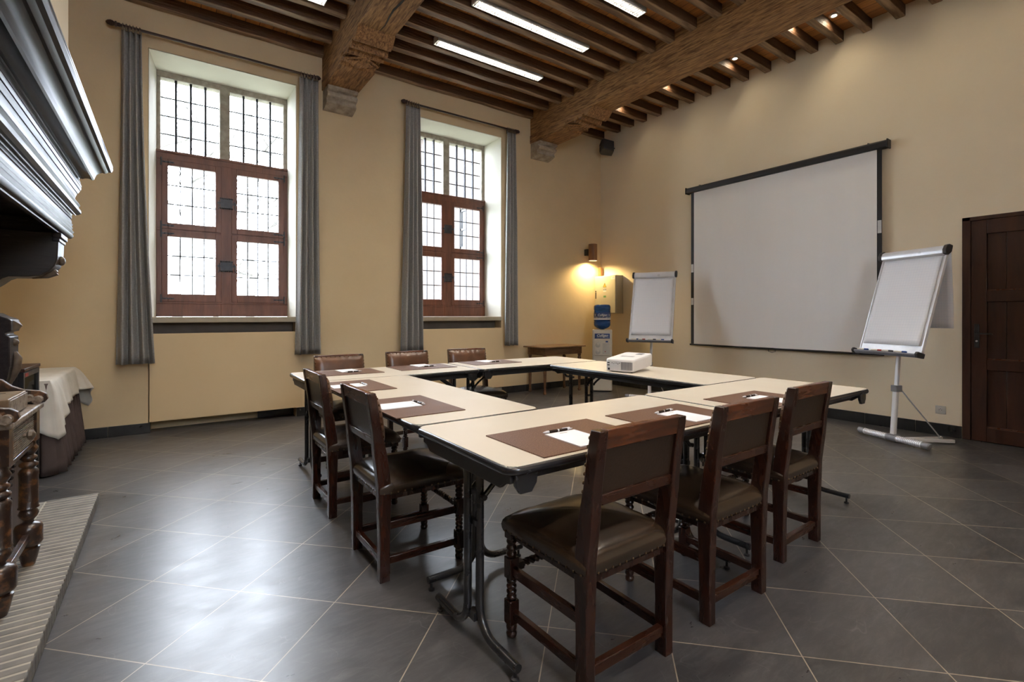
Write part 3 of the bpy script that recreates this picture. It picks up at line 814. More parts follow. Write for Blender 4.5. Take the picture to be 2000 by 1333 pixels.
def make_chair(label, group):
    o = thing('dining_chair', label, 'chair', (0, 0, 0), 0, group)
    cw = M['chair_wood']
    px = .193
    for s in (-1, 1):
        g = G()
        n = 12; pol = []
        zs = [0, .2, .38, .44, .50, .58, .68, .78, .845, .862]
        vs = []; fs = []
        for z in zs:
            d = .024 + (.006 if .36 < z < .6 else 0)
            t = -.003 if z > .85 else 0
            d = d - .004 * max(0, (z - .5) / .36)
            vs += [lean((s * px - .0205 - t, -d, z)), lean((s * px + .0205 + t, -d, z)), lean((s * px + .0205 + t, d, z)), lean((s * px - .0205 - t, d, z))]
        for j in range(len(zs) - 1):
            for q in range(4): fs.append((j * 4 + q, j * 4 + (q + 1) % 4, j * 4 + 4 + (q + 1) % 4, j * 4 + 4 + q))
        fs += [(0, 1, 2, 3), tuple(len(vs) - 1 - q for q in range(4))]
        g.add(vs, fs)
        mk('rear_post', g, cw, o, bevel=.003)
    fy, fx = .385, .205
    prof = [(.013, 0), (.019, .004), (.021, .016), (.016, .026), (.019, .030), (.021, .040), (.017, .052)]
    def bob(z0, z1, k):
        r = []
        h = (z1 - z0) / k
        for i in range(k):
            for t in (0, .25, .5, .75): r.append((.014 + .0065 * sin(PI * t), z0 + h * (i + t)))
        r.append((.014, z1)); return r
    for s in (-1, 1):
        g = G()
        g.lathe(prof, 14, (s * fx, fy, 0))
        c = (s * fx, fy)
        g.box(c[0] - .021, c[0] + .021, c[1] - .021, c[1] + .021, .052, .142)
        g.lathe(bob(.142, .222, 4), 14, (s * fx, fy, 0))
        g.box(c[0] - .021, c[0] + .021, c[1] - .021, c[1] + .021, .222, .302)
        g.lathe(bob(.302, .372, 3), 14, (s * fx, fy, 0))
        g.box(c[0] - .02, c[0] + .02, c[1] - .02, c[1] + .02, .372, .402)
        mk('front_leg', g, cw, o, bevel=.003)
        for z0, z1 in ((.075, .108), (.232, .268)):
            x = s * .199
            mk('side_stretcher', G().prism([(-.0, z0), (.372, z0), (.372, z1), (0, z1)], x - .0105, x + .0105, 'x').map(lambda p: (p[0] + s * .008 * (p[1] / .37) - s * .004, p[1], p[2])), M['chair_side'], o, bevel=.002)
    mk('rear_stretcher', G().box(-px + .02, px - .02, -.012, .012, .070, .105), M['chair_cross'], o, bevel=.002)
    # spiral front stretcher
    g = G(); pts = 60; 
    for q in range(2):
        pp = []
        for k in range(pts):
            t = k / (pts - 1); a = 2 * PI * 7 * t + q * PI
            pp.append((-fx + .045 + (2 * fx - .09) * t, fy + .007 * cos(a), .262 + .007 * sin(a)))
        g.tube(pp, .0085, 6)
    g.box(-fx + .02, -fx + .05, fy - .014, fy + .014, .248, .276).box(fx - .05, fx - .02, fy - .014, fy + .014, .248, .276)
    mk('spiral_stretcher', g, cw, o)
    # seat frame and cushion
    mk('seat_frame', G().box(-.185, .185, -.014, .014, .368, .394).box(-.19, .19, fy - .012, fy + .012, .370, .394).box(-.206, -.186, .02, fy - .02, .370, .393).box(.186, .206, .02, fy - .02, .370, .393), cw, o)
    g = G()
    for k in range(13):
        t = (k + .5) / 13
        x = -.208 + .416 * t
        g.ball((x, -.027, .402), .0042, 6, 4, (1, .6, 1)); g.ball((-.226 + .452 * t, .419, .402), .0042, 6, 4, (1, .6, 1))
        for s in (-1, 1):
            g.ball((s * (.217 + .014 * t), -.022 + .43 * t, .402), .0042, 6, 4, (.6, 1, 1))
    mk('seat_cushion', cushion(-.214, .214, -.228, .228, -.024, .416, .390, .440, .028), M['leather'], o, angle=70, extra=(g, M['brass']))
    # back: rails, flat leather behind, padded leather in front
    mk('top_rail', G().box(-px + .018, px - .018, -.017, .012, .800, .864).map(lean), M['chair_edge'], o, bevel=.004)
    mk('lower_back_rail', G().box(-px + .018, px - .018, -.017, .012, .618, .655).map(lean), M['chair_cross'], o, bevel=.003)
    mk('back_leather', G().box(-px + .019, px - .019, -.008, .004, .650, .802).map(lean), M['leather_flat'], o)
    def pad(u, v):
        x = -.213 + .426 * u; z = .618 + .232 * v
        e = min(u, 1 - u) * 426; f = min(v, 1 - v) * 262
        b = (1 - math.exp(-e / 22)) * (1 - math.exp(-f / 22))
        wr = .0022 * sin(u * 46 + 1.5 * sin(v * 5)) * math.exp(-((1 - v) * 6)) + .002 * sin(u * 31) * math.exp(-v * 7)
        xx, yy, zz = lean((x, .020 + .032 * b + wr, z))
        return (xx, yy, zz)
    g = G().grid(36, 22, pad)
    # edge skirts back to the posts
    def side(pts):
        n0 = len(g.v)
        vs = []
        for (u, v) in pts:
            a = pad(u, v); vs += [a, (a[0], a[1] - .006, a[2])]
        g.add(vs, [(2 * i, 2 * i + 1, 2 * i + 3, 2 * i + 2) for i in range(len(pts) - 1)])
    side([(k / 12, 1) for k in range(13)]); side([(k / 12, 0) for k in range(13)]); side([(0, k / 12) for k in range(13)]); side([(1, k / 12) for k in range(13)])
    bp = g; g = G()
    for k in range(11):
        u = (k + .5) / 11
        for v in (.015, .985):
            p = pad(u, v); g.ball(p, .0065, 6, 4, (1, .6, 1))
    for k in range(8):
        v = (k + .5) / 8
        for u in (.012, .988):
            p = pad(u, v); g.ball(p, .0065, 6, 4, (1, .6, 1))
    mk('back_pad', bp, M['leather_back'], o, angle=80, extra=(g, M['brass']))
    return o
GR = 'antique leather chairs round the tables'
ch = make_chair('dark wooden chair with leather seat, nearest of all, at the front table corner', GR)
ch.location = (1.262, 1.118, 0)
dup(ch, (1.925, 1.125, 0), 0, 'dark wooden leather chair in the middle of the three along the front table')
dup(ch, (2.655, 1.205, 0), math.radians(1), 'dark wooden leather chair in the front row, closest to the door')
dup(ch, (.80, 2.345, 0), -PI / 2, 'dark wooden leather chair on the fireplace side, closer to the front corner')
dup(ch, (.80, 3.20, 0), -PI / 2, 'dark wooden leather chair on the fireplace side, closer to the window')
dup(ch, (1.235, 4.36, 0), PI, 'brown studded leather chair back showing below the first curtain pair')
dup(ch, (1.905, 4.43, 0), PI, 'brown studded leather chair back, middle one of the window row')
dup(ch, (2.565, 4.42, 0), PI + math.radians(-5), 'brown studded leather chair of the window row closest to the dark side table')

# ------------------------------------------------------------------ tables
def make_table(L, W, cx, cy, label, rz=0, legin=.078, th=.745):
    o = thing('folding_table', label, 'table', (cx, cy, 0), rz, 'beige folding conference tables')
    a, b = L / 2, W / 2
    mk('tabletop', G().prism(rrect(-a + .004, a - .004, -b + .004, b - .004, .045), th - .024, th, 'z'), M['table_top'], o, bevel=.0015, seg=1)
    # half-round black edge
    g = G(); ring = rrect(-a, a, -b, b, .05, 6)
    n = len(ring); prof = [(0.004, th - .0008), (0, th - .002), (-.004, th - .008), (-.005, th - .015), (-.003, th - .024), (.003, th - .030), (.012, th - .031)]
    vs = []
    for (off, z) in prof:
        sx = (a - off) / a; sy = (b - off) / b
        vs += [(p[0] * sx, p[1] * sy, z) for p in ring]
    fs = []
    for k in range(len(prof) - 1):
        for i in range(n): fs.append((k * n + i, k * n + (i + 1) % n, (k + 1) * n + (i + 1) % n, (k + 1) * n + i))
    g.add(vs, fs)
    mk('edge_band', g, M['black_rubber'], o, angle=60)
    # steel apron with sloped ends
    g = G()
    zt, zb = th - .031, th - .088
    for s in (-1, 1):
        y = s * (b - .085)
        g.prism([(-a + .05, zt), (-a + .05, zt - .02), (-a + .10, zt - .045), (a - .10, zt - .045), (a - .05, zt - .02), (a - .05, zt)], y - .009, y + .009, 'y')
        x = s * (a - .03)
        g.prism([(-b + .03, zt), (-b + .03, zt - .03), (-b + .06, zt - .035), (-b + .09, zb), (b - .09, zb), (b - .06, zt - .035), (b - .03, zt - .03), (b - .03, zt)], x - .009, x + .009, 'x')
    mk('apron', g, M['black_board'], o, bevel=.003)
    # corner couplings
    for s in (-1, 1):
        g = G()
        g.prism([(s * (a - .12), zt), (s * (a - .115), zt - .035), (s * (a - .095), zt - .062), (s * (a - .05), zt - .062), (s * (a - .032), zt - .035), (s * (a - .030), zt)], -b + .012, -b + .028, 'y')
        mk('corner_coupling', g, M['black_steel'], o, bevel=.003)
    for s in (-1, 1):
        x0 = s * (a - legin)
        for q in (-1, 1):
            x = x0 - s * q * .013 * (-1)
            pts = [(x, q * .022, zt), (x, q * .022, .145)]
            for k in range(1, 8):
                t = k / 8 * PI / 2
                pts.append((x, q * (.022 + .095 * (1 - cos(t))), .145 - .095 * sin(t)))
            pts += [(x, q * .125, .050), (x, q * .262, .050)]
            lg = mk('leg', G().tube(pts, .0155, 12), M['black_steel'], o)
            gl = G().lathe([(.010, 0), (.014, .002), (.014, .010), (.006, .014), (.006, .036)], 10, (x, q * .245, 0))
            mk('glide', gl, M['dark_plastic'], lg)
        mk('cross_link', G().box(x0 - .012, x0 + .012, -.022, .022, .09, .12), M['black_steel'], o)
        mk('cross_pin', G().box(x0 - .008, x0 + .008, -.03, .03, .44, .46), M['black_steel'], o)
        for q in (-1, 1):
            xi = x0 - s * .21
            p = [(x0 - s * .01, q * .045, .545), (x0 - s * .06, q * .045, .59), (xi, q * .045, zt - .02)]
            g = G()
            g.tube(p, .0095, 8).tube([(x0 - s * .012, q * .022, .55), (x0 - s * .012, q * .06, .55)], .011, 8)
            mk('folding_brace', g, M['black_steel'], o)
    g = G()
    for q in (-1, 1): g.tube([(-a + legin, q * .06, zt - .012), (a - legin, q * .06, zt - .012)], .011, 8)
    mk('under_rail', g, M['black_steel'], o)
    return o
make_table(1.425, .69, 1.5575, 1.556, 'beige folding table at the nearest corner, two leather mats on it')
make_table(1.37, .69, 2.972, 1.568, 'beige folding table in the front row, its free end towards the door')
make_table(1.675, .675, 1.19, 2.756, 'beige folding table along the fireplace side of the square', PI / 2, .05)
make_table(1.41, .68, 1.505, 3.943, 'beige folding table below the first window, chair backs behind it')
make_table(1.41, .68, 2.93, 3.943, 'beige folding table in the window row beside the dark side table')
make_table(1.66, .675, 3.285, 2.755, 'beige folding table carrying the white projector', PI / 2, .20)

# mats, note pads, pens
TT = .745
mt = mk('desk_mat', G().box(-.265, .265, -.178, .178, 0, .004), M['mat'], smooth=False)
tag(mt, '', 'desk mat', 'brown leather desk mats')
pd = thing('note_pad', '', 'note pad', group='white note pads')
mk('sheets', G().box(-.074, .074, -.103, .103, 0, .004), M['paper'], pd, smooth=False)
mk('header_print', G().box(-.018, .018, .080, .083, .0041, .0044), M['ring'], pd, smooth=False, label='small printed heading')
pn = thing('ballpoint_pen', '', 'pen', group='ballpoint pens')
RX = Matrix.Rotation(PI / 2, 3, 'Y')
mk('barrel', G().lathe([(.0052, -.045), (.0056, -.04), (.0056, -.004), (.0052, -.003)], 10, (0, 0, .006), RX).merge(G().lathe([(.0052, .003), (.0056, .004), (.0056, .04), (.005, .045)], 10, (0, 0, .006), RX)), M['pen_dark'], pn)
mk('tip', G().lathe([(.0008, -.074), (.0035, -.066), (.0055, -.055), (.0055, -.045)], 10, (0, 0, .006), RX), M['pen_white'], pn)
mk('band', G().lathe([(.0060, -.003), (.0060, .003)], 10, (0, 0, .0065), RX), M['pen_white'], pn)
mk('push_button', G().lathe([(.0055, .045), (.0055, .06), (.0025, .061), (.0025, .072), (.001, .073)], 10, (0, 0, .006), RX).box(.02, .058, -.001, .001, .011, .0135), M['pen_white'], pn)
places = [  # mat centre, rotation, text
    (1.262, 1.412, 0, 'nearest corner of the square', (1.252, 1.352), (1.258, 1.470)),
    (1.912, 1.413, 0, 'middle of the front row', (1.930, 1.360), (1.925, 1.478)),
    (2.680, 1.414, 0, 'front row seat closest to the door', (2.700, 1.360), (2.690, 1.478)),
    (1.013, 2.353, -PI / 2, 'fireplace side seat closer to the front corner', (.955, 2.368), (1.070, 2.372)),
    (1.008, 3.215, -PI / 2, 'fireplace side seat closer to the window', (.950, 3.215), (1.065, 3.220)),
    (1.178, 4.035, PI, 'window row seat closest to the fireplace', (1.215, 4.105), (1.225, 3.985)),
    (1.865, 4.060, PI, 'middle seat of the window row', (1.900, 4.140), (1.915, 4.020)),
    (2.605, 4.080, PI, 'window row seat closest to the dark side table', (2.610, 4.150), (2.640, 4.035))]
for k, (x, y, r, w, pp, qq) in enumerate(places):
    m = mt if k == 0 else mt.copy()
    if k: C.objects.link(m)
    m.location = (x, y, TT + .0003); m.rotation_euler = (0, 0, r)
    m['label'] = 'brown leather desk mat at the ' + w
    p = pd if k == 0 else dup(pd, (0, 0, 0))
    p.location = (pp[0], pp[1], TT + .0046); p.rotation_euler = (0, 0, r + .03 * ((k % 3) - 1)); p['label'] = 'white note pad at the ' + w
    q = pn if k == 0 else dup(pn, (0, 0, 0))
    q.location = (qq[0], qq[1], TT + .0046); q.rotation_euler = (0, 0, r + .05 * ((k % 2) * 2 - 1)); q['label'] = 'dark silver-tipped pen at the ' + w

# ---------------------------------------------------------------- projector
o = thing('projector', 'white projector with vented back standing on the beige table', 'projector', (3.19, 2.80, TT), math.radians(14)); o.scale = (1.13, 1.1, 1.06)
tilt = lambda p: (p[0], p[1], p[2] + .022 + (p[0]) * .10)
body = rrect(-.165, .165, -.115, .115, .03, 5)
g = G(); n = len(body); vs = []
for sc, z in ((.95, .0), (.99, .004), (1, .012), (1, .078), (.99, .088), (.965, .094), (.6, .096)):
    vs += [(p[0] * sc, p[1] * sc, z) for p in body]
fs = []
for k in range(6):
    for i in range(n): fs.append((k * n + i, k * n + (i + 1) % n, (k + 1) * n + (i + 1) % n, (k + 1) * n + i))
fs += [tuple(range(n))[::-1], tuple(range(6 * n, 7 * n))]
g.add(vs, fs); g.map(tilt)
mk('casing', g, M['proj_white'], o, angle=40)
g = G()
for k in range(19): g.box(-.1665, -.165, -.112 + .0050 * k, -.1095 + .0050 * k, .016, .076)
mk('vent_grille', g.map(tilt), M['grey_plastic'], o, smooth=False)
g = G()
for (y, z, w, h) in ((.085, .066, .018, .007), (.085, .048, .018, .007), (.082, .018, .016, .016), (.055, .066, .006, .005), (.042, .062, .005, .004), (.03, .066, .005, .004), (.018, .066, .006, .004), (.006, .060, .006, .006), (-.006, .066, .006, .005)):
    g.box(-.1668, -.165, y - w / 2, y + w / 2, z - h / 2, z + h / 2)
mk('sockets', g.map(tilt), M['ink'], o, smooth=False)
mk('lens_ring', G().lathe([(.032, 0), (.036, .004), (.034, .02), (.026, .022)], 20, (.162, -.05, .05), RX).map(tilt), M['grey_plastic'], o)
mk('focus_slot', G().box(.06, .12, -.07, -.02, .0972, .0985).box(-.03, -.026, -.06, .05, .0975, .0985).box(-.05, -.046, -.06, .05, .0975, .0985).map(tilt), M['grey_plastic'], o, smooth=False)
mk('front_foot', G().lathe([(.014, 0), (.015, .006), (.007, .010), (.007, .045)], 12, (.13, .0, 0)), M['grey_plastic'], o)
mk('rear_foot', G().lathe([(.008, 0), (.009, .004), (.007, .012)], 10, (-.12, .08, 0)).lathe([(.008, 0), (.009, .004), (.007, .012)], 10, (-.12, -.08, 0)), M['dark_plastic'], o)

# ------------------------------------------------------------ projection screen
o = thing('projection_screen', 'large white pull-down projection screen with black case on the wall', 'projection screen', (XW, 3.19, .75))
g = G().prism([(-.095, 2.275), (-.10, 2.29), (-.10, 2.335), (-.085, 2.352), (-.005, 2.352), (-.005, 2.275)], -1.235, 1.235, 'y')
mk('case', g, M['screen_black'], o, bevel=.004)
mk('case_end', G().box(-.105, -.003, 1.235, 1.25, 2.265, 2.36), M['screen_black'], o, bevel=.006)
mk('case_end', G().box(-.105, -.003, -1.25, -1.235, 2.265, 2.36), M['screen_black'], o, bevel=.006)
def sheet(y0, y1, z0, z1, off):
    def fn(u, v):
        y = y0 + (y1 - y0) * u; z = z0 + (z1 - z0) * v
        w = .0035 * sin(y * 9) * (1 - v) + .002 * sin(y * 23 + 1) * (1 - v)
        return (-.05 + w - off, y, z)
    return G().grid(60, 10, fn)
mk('white_sheet', sheet(-1.135, 1.135, .045, 2.28, .0012), M['screen_white'], o, angle=80)
mk('black_border', sheet(-1.182, -1.135, .045, 2.28, .001).merge(sheet(1.135, 1.182, .045, 2.28, .001)), M['screen_black'], o, angle=80)
mk('bottom_bar', G().tube([(-.05, -1.20, .035), (-.05, 1.20, .035)], .012, 10), M['screen_black'], o)
mk('pull_loop', G().tube([(-.05, .04, .03), (-.052, .045, 0), (-.052, 0, -.012), (-.052, -.045, 0), (-.05, -.04, .03)], .0035, 6), M['iron'], o)
mk('wall_hook', G().tube([(-.05, 1.05, 2.352), (-.05, 1.05, 2.37), (-.004, 1.05, 2.375)], .004, 6).merge(G().tube([(-.05, -1.05, 2.352), (-.05, -1.05, 2.37), (-.004, -1.05, 2.375)], .004, 6)), M['iron'], o)
g = G()
for (y, z0, z1) in ((-1.16, 1.36, 1.50), (1.16, 1.10, 1.22), (1.16, .62, .72)):
    g.box(-.0555, -.0535, y - .018, y + .018, z0, z1)
mk('stickers', g, M['label_white'], o, smooth=False, label='small white paper stickers on the black border')

# ------------------------------------------------------------------ door
o = thing('door_1', 'dark brown panelled wooden door beside the white flip chart', 'door', (XW, (DY0 + DY1) / 2, 0)); o['kind'] = 'structure'
h = (DY1 - DY0) / 2
g = G().box(-.02, .05, h - .062, h - .001, .002, DZ - .001).box(-.02, .05, -h + .001, -h + .062, .002, DZ - .001).box(-.02, .05, -h + .001, h - .001, DZ - .037, DZ - .001)
mk('door_frame', g, M['door_wood'], o, bevel=.003)
y0, y1 = -h + .064, h - .064
g = G()
st = .112
g.box(-.012, .035, y1 - st, y1, .006, DZ - .039).box(-.012, .035, y0, y0 + st, .006, DZ - .039)
zz = [(.006, .14), (.692, .79), (1.342, 1.449), (1.992, DZ - .039)]
for a, b in zz: g.box(-.012, .035, y0 + st, y1 - st, a, b)
leaf = mk('door_leaf', g, M['door_wood'], o, bevel=.004)
for a, b in ((.14, .692), (.79, 1.342), (1.449, 1.992)):
    g = G()
    nb = 5; wv = (y1 - y0 - 2 * st) / nb
    for k in range(nb): g.box(.012, .026, y0 + st + k * wv + .001, y0 + st + (k + 1) * wv - .001, a - .005, b + .005)
    mk('plank_panel', g, M['door_wood'], leaf, bevel=.003)
    mk('panel_bead', G().box(-.004, .014, y0 + st, y1 - st, a, a + .010), M['chair_edge'], leaf, bevel=.002)
g = G().box(-.022, -.012, y1 - .062, y1 - .024, .90, 1.13)
mk('lock_plate', g, M['iron'], leaf, bevel=.004)
mk('door_handle', G().tube([(-.02, y1 - .043, 1.04), (-.05, y1 - .043, 1.04), (-.056, y1 - .055, 1.04), (-.056, y1 - .16, 1.035)], .007, 8), M['iron'], leaf)
mk('keyhole_cylinder', G().lathe([(.009, 0), (.009, .004), (.006, .005)], 12, (-.022, y1 - .043, .965), Matrix.Rotation(-PI / 2, 3, 'Y')), M['alu'], leaf)

# ----------------------------------------------------------- wall fittings
def socket(y, z, label):
    o = thing('wall_socket', label, 'socket', (XW, y, z))
    mk('cover_plate', G().box(-.010, -.0005, -.041, .041, -.041, .041), M['ceramic_trim'], o, bevel=.003)
    RR = Matrix.Rotation(-PI / 2, 3, 'Y')
    mk('outlet', G().lathe([(.024, 0), (.024, .004), (.020, .004), (.019, .0005), (.001, .0005)], 20, (-.010, 0, 0), RR), M['ceramic_trim'], o)
    mk('pin_holes', G().lathe([(.003, 0), (.003, .0012)], 8, (-.0105, .009, 0), RR).lathe([(.003, 0), (.003, .0012)], 8, (-.0105, -.009, 0), RR).lathe([(.003, 0), (.003, .0012)], 8, (-.0105, 0, .01), RR), M['ink'], o)
socket(1.528, .258, 'single cream wall socket low beside the door')
o = thing('blank_wall_plate', 'double cream cover plate partly behind the flip chart', 'wall plate', (XW, 1.57, 1.15))
mk('cover_plate', G().box(-.010, -.0005, -.08, .08, -.04, .04), M['ceramic_trim'], o, bevel=.003)
mk('inset', G().box(-.012, -.0095, -.07, -.003, -.03, .03).box(-.012, -.0095, .003, .07, -.03, .03), M['ceramic_trim'], o, bevel=.001)
# loudspeaker in the upper corner
o = thing('loudspeaker', 'black wedge loudspeaker mounted high in the corner below the joists', 'loudspeaker', (6.20, 5.93, 4.115), math.radians(-128)); o.scale = (1.6, 1.2, 1.0)
g = G().prism([(-.11, -.07), (-.075, -.10), (.075, -.10), (.11, -.07), (.085, .075), (-.085, .075)], -.085, .085, 'z').map(lambda p: (p[0], p[1], p[2] - .25 * p[1]))
mk('cabinet', g, M['dark_plastic'], o, bevel=.01, seg=3)
mk('grille', G().box(-.072, .072, -.106, -.100, -.06, .06).map(lambda p: (p[0], p[1], p[2] - .25 * p[1])), M['ink'], o, bevel=.002)
mk('badge', G().box(-.018, .018, -.108, -.1055, -.012, .0).map(lambda p: (p[0], p[1], p[2] - .25 * p[1])), M['alu'], o)
mk('wall_bracket', G().tube([(0, .07, 0), (0, .10, -.02)], .012, 8), M['iron'], o)
# sconce
sx, sy, sz0, sz1 = 6.035, 6.12, 2.17, 2.455
o = thing('wall_sconce', 'lit wooden cylinder wall lamp on a black bracket', 'wall lamp', (sx, sy, sz0))
H = sz1 - sz0
mk('shade', G().lathe([(.062, H - .02), (.062, .006), (.075, 0), (.077, .01), (.077, H - .004), (.074, H), (.001, H)], 12, caps=False), M['sconce_wood'], o, angle=20)
mk('lens', G().lathe([(.001, .012), (.061, .012), (.061, .018), (.001, .018)], 20), M['warm_lens'], o)
mk('rim', G().lathe([(.062, -.002), (.076, -.002), (.076, .004), (.062, .004), (.062, -.002)], 20, caps=False), M['white_metal'], o)
mk('bracket', G().box(-.085, .03, .076, YW - sy - .001, .095, .205).map(lambda p: (p[0] + .02, p[1], p[2])), M['ink'], o, bevel=.003)
li = bpy.data.lights.new('sconce_lamp', 'SPOT'); li.energy = 48; li.spot_size = math.radians(165); li.spot_blend = .6; li.color = (1, .74, .34); li.shadow_soft_size = .05
lo = bpy.data.objects.new('sconce_lamp', li); C.objects.link(lo); lo.parent = o; lo.location = (0, 0, -.01)
# electric box
o = thing('electric_cabinet', 'grey metal electrical cabinet with warning stickers on the wall', 'electrical cabinet', (6.2, 5.99, 1.25))
mk('housing', G().box(.004, .179, -.25, .25, 0, .655), M['box_paint'], o, bevel=.004)
dr = mk('cabinet_door', G().box(-.008, .003, -.244, .244, .006, .649), M['box_paint'], o, bevel=.003)
mk('lock', G().lathe([(.011, 0), (.013, .003), (.009, .006)], 12, (-.008, .215, .39), Matrix.Rotation(-PI / 2, 3, 'Y')).box(-.011, -.008, .205, .225, .26, .37), M['dark_plastic'], dr)
tri = [(-.0, .052), (-.038, -.018), (.038, -.018)]
g = G()
for a, b in ((0, 1), (1, 2), (2, 0)):
    p, q = tri[a], tri[b]
    g.tube([(-.0095, p[0], .475 + p[1]), (-.0095, q[0], .475 + q[1])], .0028, 4)
g.tube([(-.0095, 0, .505), (-.0095, .006, .488), (-.0095, -.005, .485), (-.0095, 0, .465)], .0018, 4)
mk('warning_triangle', g, M['ink'], dr)
mk('warning_plate', G().add([(-.0086, 0, .527), (-.0086, -.038, .457), (-.0086, .038, .457)], [(0, 1, 2)]), M['sticker_yellow'], dr, smooth=False)
mk('white_sticker', G().box(-.0092, -.008, -.035, .035, .375, .398), M['label_white'], dr, smooth=False)
mk('dark_sticker', G().box(-.0092, -.008, -.035, .035, .40, .425), M['grey_plastic'], dr, smooth=False)
mk('green_sticker', G().box(-.0092, -.008, -.03, .03, .275, .31), M['sticker_green'], dr, smooth=False)
mk('name_plate', G().box(-.0092, -.008, -.238, -.155, .585, .625), M['label_white'], dr, smooth=False)
text('lettering', 'LK02', .03, M['ink'], dr, (-.0095, -.197, .606), (PI / 2, 0, -PI / 2))
text('lettering', '400V', .020, M['label_white'], dr, (-.0095, 0, .412), (PI / 2, 0, -PI / 2))
o = mk('wooden_block', G().box(-.028, .028, -.028, .028, 0, .16), M['sconce_wood'], loc=(6.31, 6.205, 1.91), bevel=.003)
tag(o, 'small brown wooden block in the corner above the electrical cabinet', 'block')

# water cooler
o = thing('water_cooler', 'cream floor-standing water cooler in the corner with a blue bottle on top', 'water cooler', (5.64, 5.51, 0), math.radians(-45))
mk('body', G().prism(rrect(-.157, .157, 0, .32, .03, 5), .012, .985, 'z'), M['white_plastic'], o, bevel=.012, seg=3)
mk('plinth', G().box(-.13, .13, .03, .30, 0, .02), M['dark_plastic'], o)
mk('front_panel', G().box(-.125, .125, -.014, -.0, .575, .83), M['white_plastic'], o, bevel=.008, seg=3)
g = G().box(.005, .118, -.016, -.0135, .60, .775)
mk('drip_recess', g, M['ceramic_trim'], o, bevel=.004)
for z in (.745, .635):
    t = mk('tap', G().lathe([(.038, 0), (.04, .006), (.036, .012), (.02, .013)], 20, (-.068, -.014, z), Matrix.Rotation(PI / 2, 3, 'X')), M['ceramic_trim'], o)
    mk('tap_lever', G().box(-.088, -.048, -.045, -.026, z - .004, z + .028), M['white_plastic'], t, bevel=.005)
mk('display', G().box(.052, .09, -.018, -.0135, .785, .81), M['label_blue'], o)
mk('cross_mark', G().obox((.045, -.017, .64), (.026, .001, .005), Matrix.Rotation(.8, 3, 'Y')).obox((.045, -.017, .64), (.026, .001, .005), Matrix.Rotation(-.8, 3, 'Y')), M['red'], o)
sg = mk('brand_sign', G().box(-.118, .118, -.005, -.0, .845, .925), M['label_blue'], o, bevel=.002)
text('lettering', 'Culligan', .056, M['label_white'], sg, (0, -.0062, .893), (PI / 2, 0, 0), shear=.35, bold=.0012)
text('lettering', 'better water. pure and simple.', .0155, M['label_white'], sg, (0.01, -.0062, .860), (PI / 2, 0, 0))
ct = (0, .16)
b = thing('water_bottle', 'large blue water bottle upside down on the cooler', 'water bottle', (5.64 + .16 * .7071, 5.51 + .16 * .7071, .985), math.radians(-45))
prof = [(.03, .0), (.055, .012), (.10, .03), (.128, .06), (.134, .08), (.134, .125), (.130, .13), (.130, .138), (.134, .143), (.134, .30), (.130, .305), (.130, .313), (.134, .318), (.134, .37), (.125, .395), (.10, .405), (.02, .402)]
mk('bottle_body', G().lathe(prof, 32), M['bottle'], b, angle=60)
mk('paper_label', G().lathe([(.1352, .16), (.1352, .185), (.1352, .21)], 32), M['label_white'], b)
mk('blue_label', G().lathe([(.1350, .185), (.1352, .186), (.1352, .275), (.1350, .276)], 32), M['label_blue'], b)
ls = text('lettering', 'Culligan', .048, M['label_white'], b, (0, -.1365, .235), (PI / 2, 0, 0), shear=.35, bold=.0012)
g = G()
for s in (-1, 1):
    g.tube([(s * .108 + .010 * cos(a) * .7, -.087 + .0 * cos(a), .235 + .012 * sin(a)) for a in [2 * PI * q / 10 for q in range(10)]], .003, 5, closed=True)
mk('ring_logo', g, M['label_white'], b)

# dark side table
o = thing('side_table', 'dark wooden side table with turned legs beside the water cooler', 'side table', (5.06, 5.985, 0), math.radians(3))
mk('tabletop', G().box(-.46, .46, -.245, .245, .712, .735), M['side_top'], o, bevel=.006, seg=2)
mk('apron', G().box(-.40, .40, -.20, -.18, .60, .712).box(-.40, .40, .18, .20, .60, .712).box(-.40, -.38, -.2, .2, .60, .712).box(.38, .40, -.2, .2, .60, .712), M['side_table'], o, bevel=.002)
for sx_ in (-1, 1):
    for sy_ in (-1, 1):
        pr = [(.016, 0), (.026, .012), (.028, .03), (.018, .05), (.022, .06), (.018, .075), (.020, .12), (.027, .35), (.024, .47), (.018, .50), (.028, .515), (.03, .54), (.02, .56), (.028, .575), (.028, .60)]
        mk('leg', G().lathe(pr, 14, (sx_ * .375, sy_ * .175, 0)).box(sx_ * .375 - .027, sx_ * .375 + .027, sy_ * .175 - .027, sy_ * .175 + .027, .60, .711), M['side_table'], o)

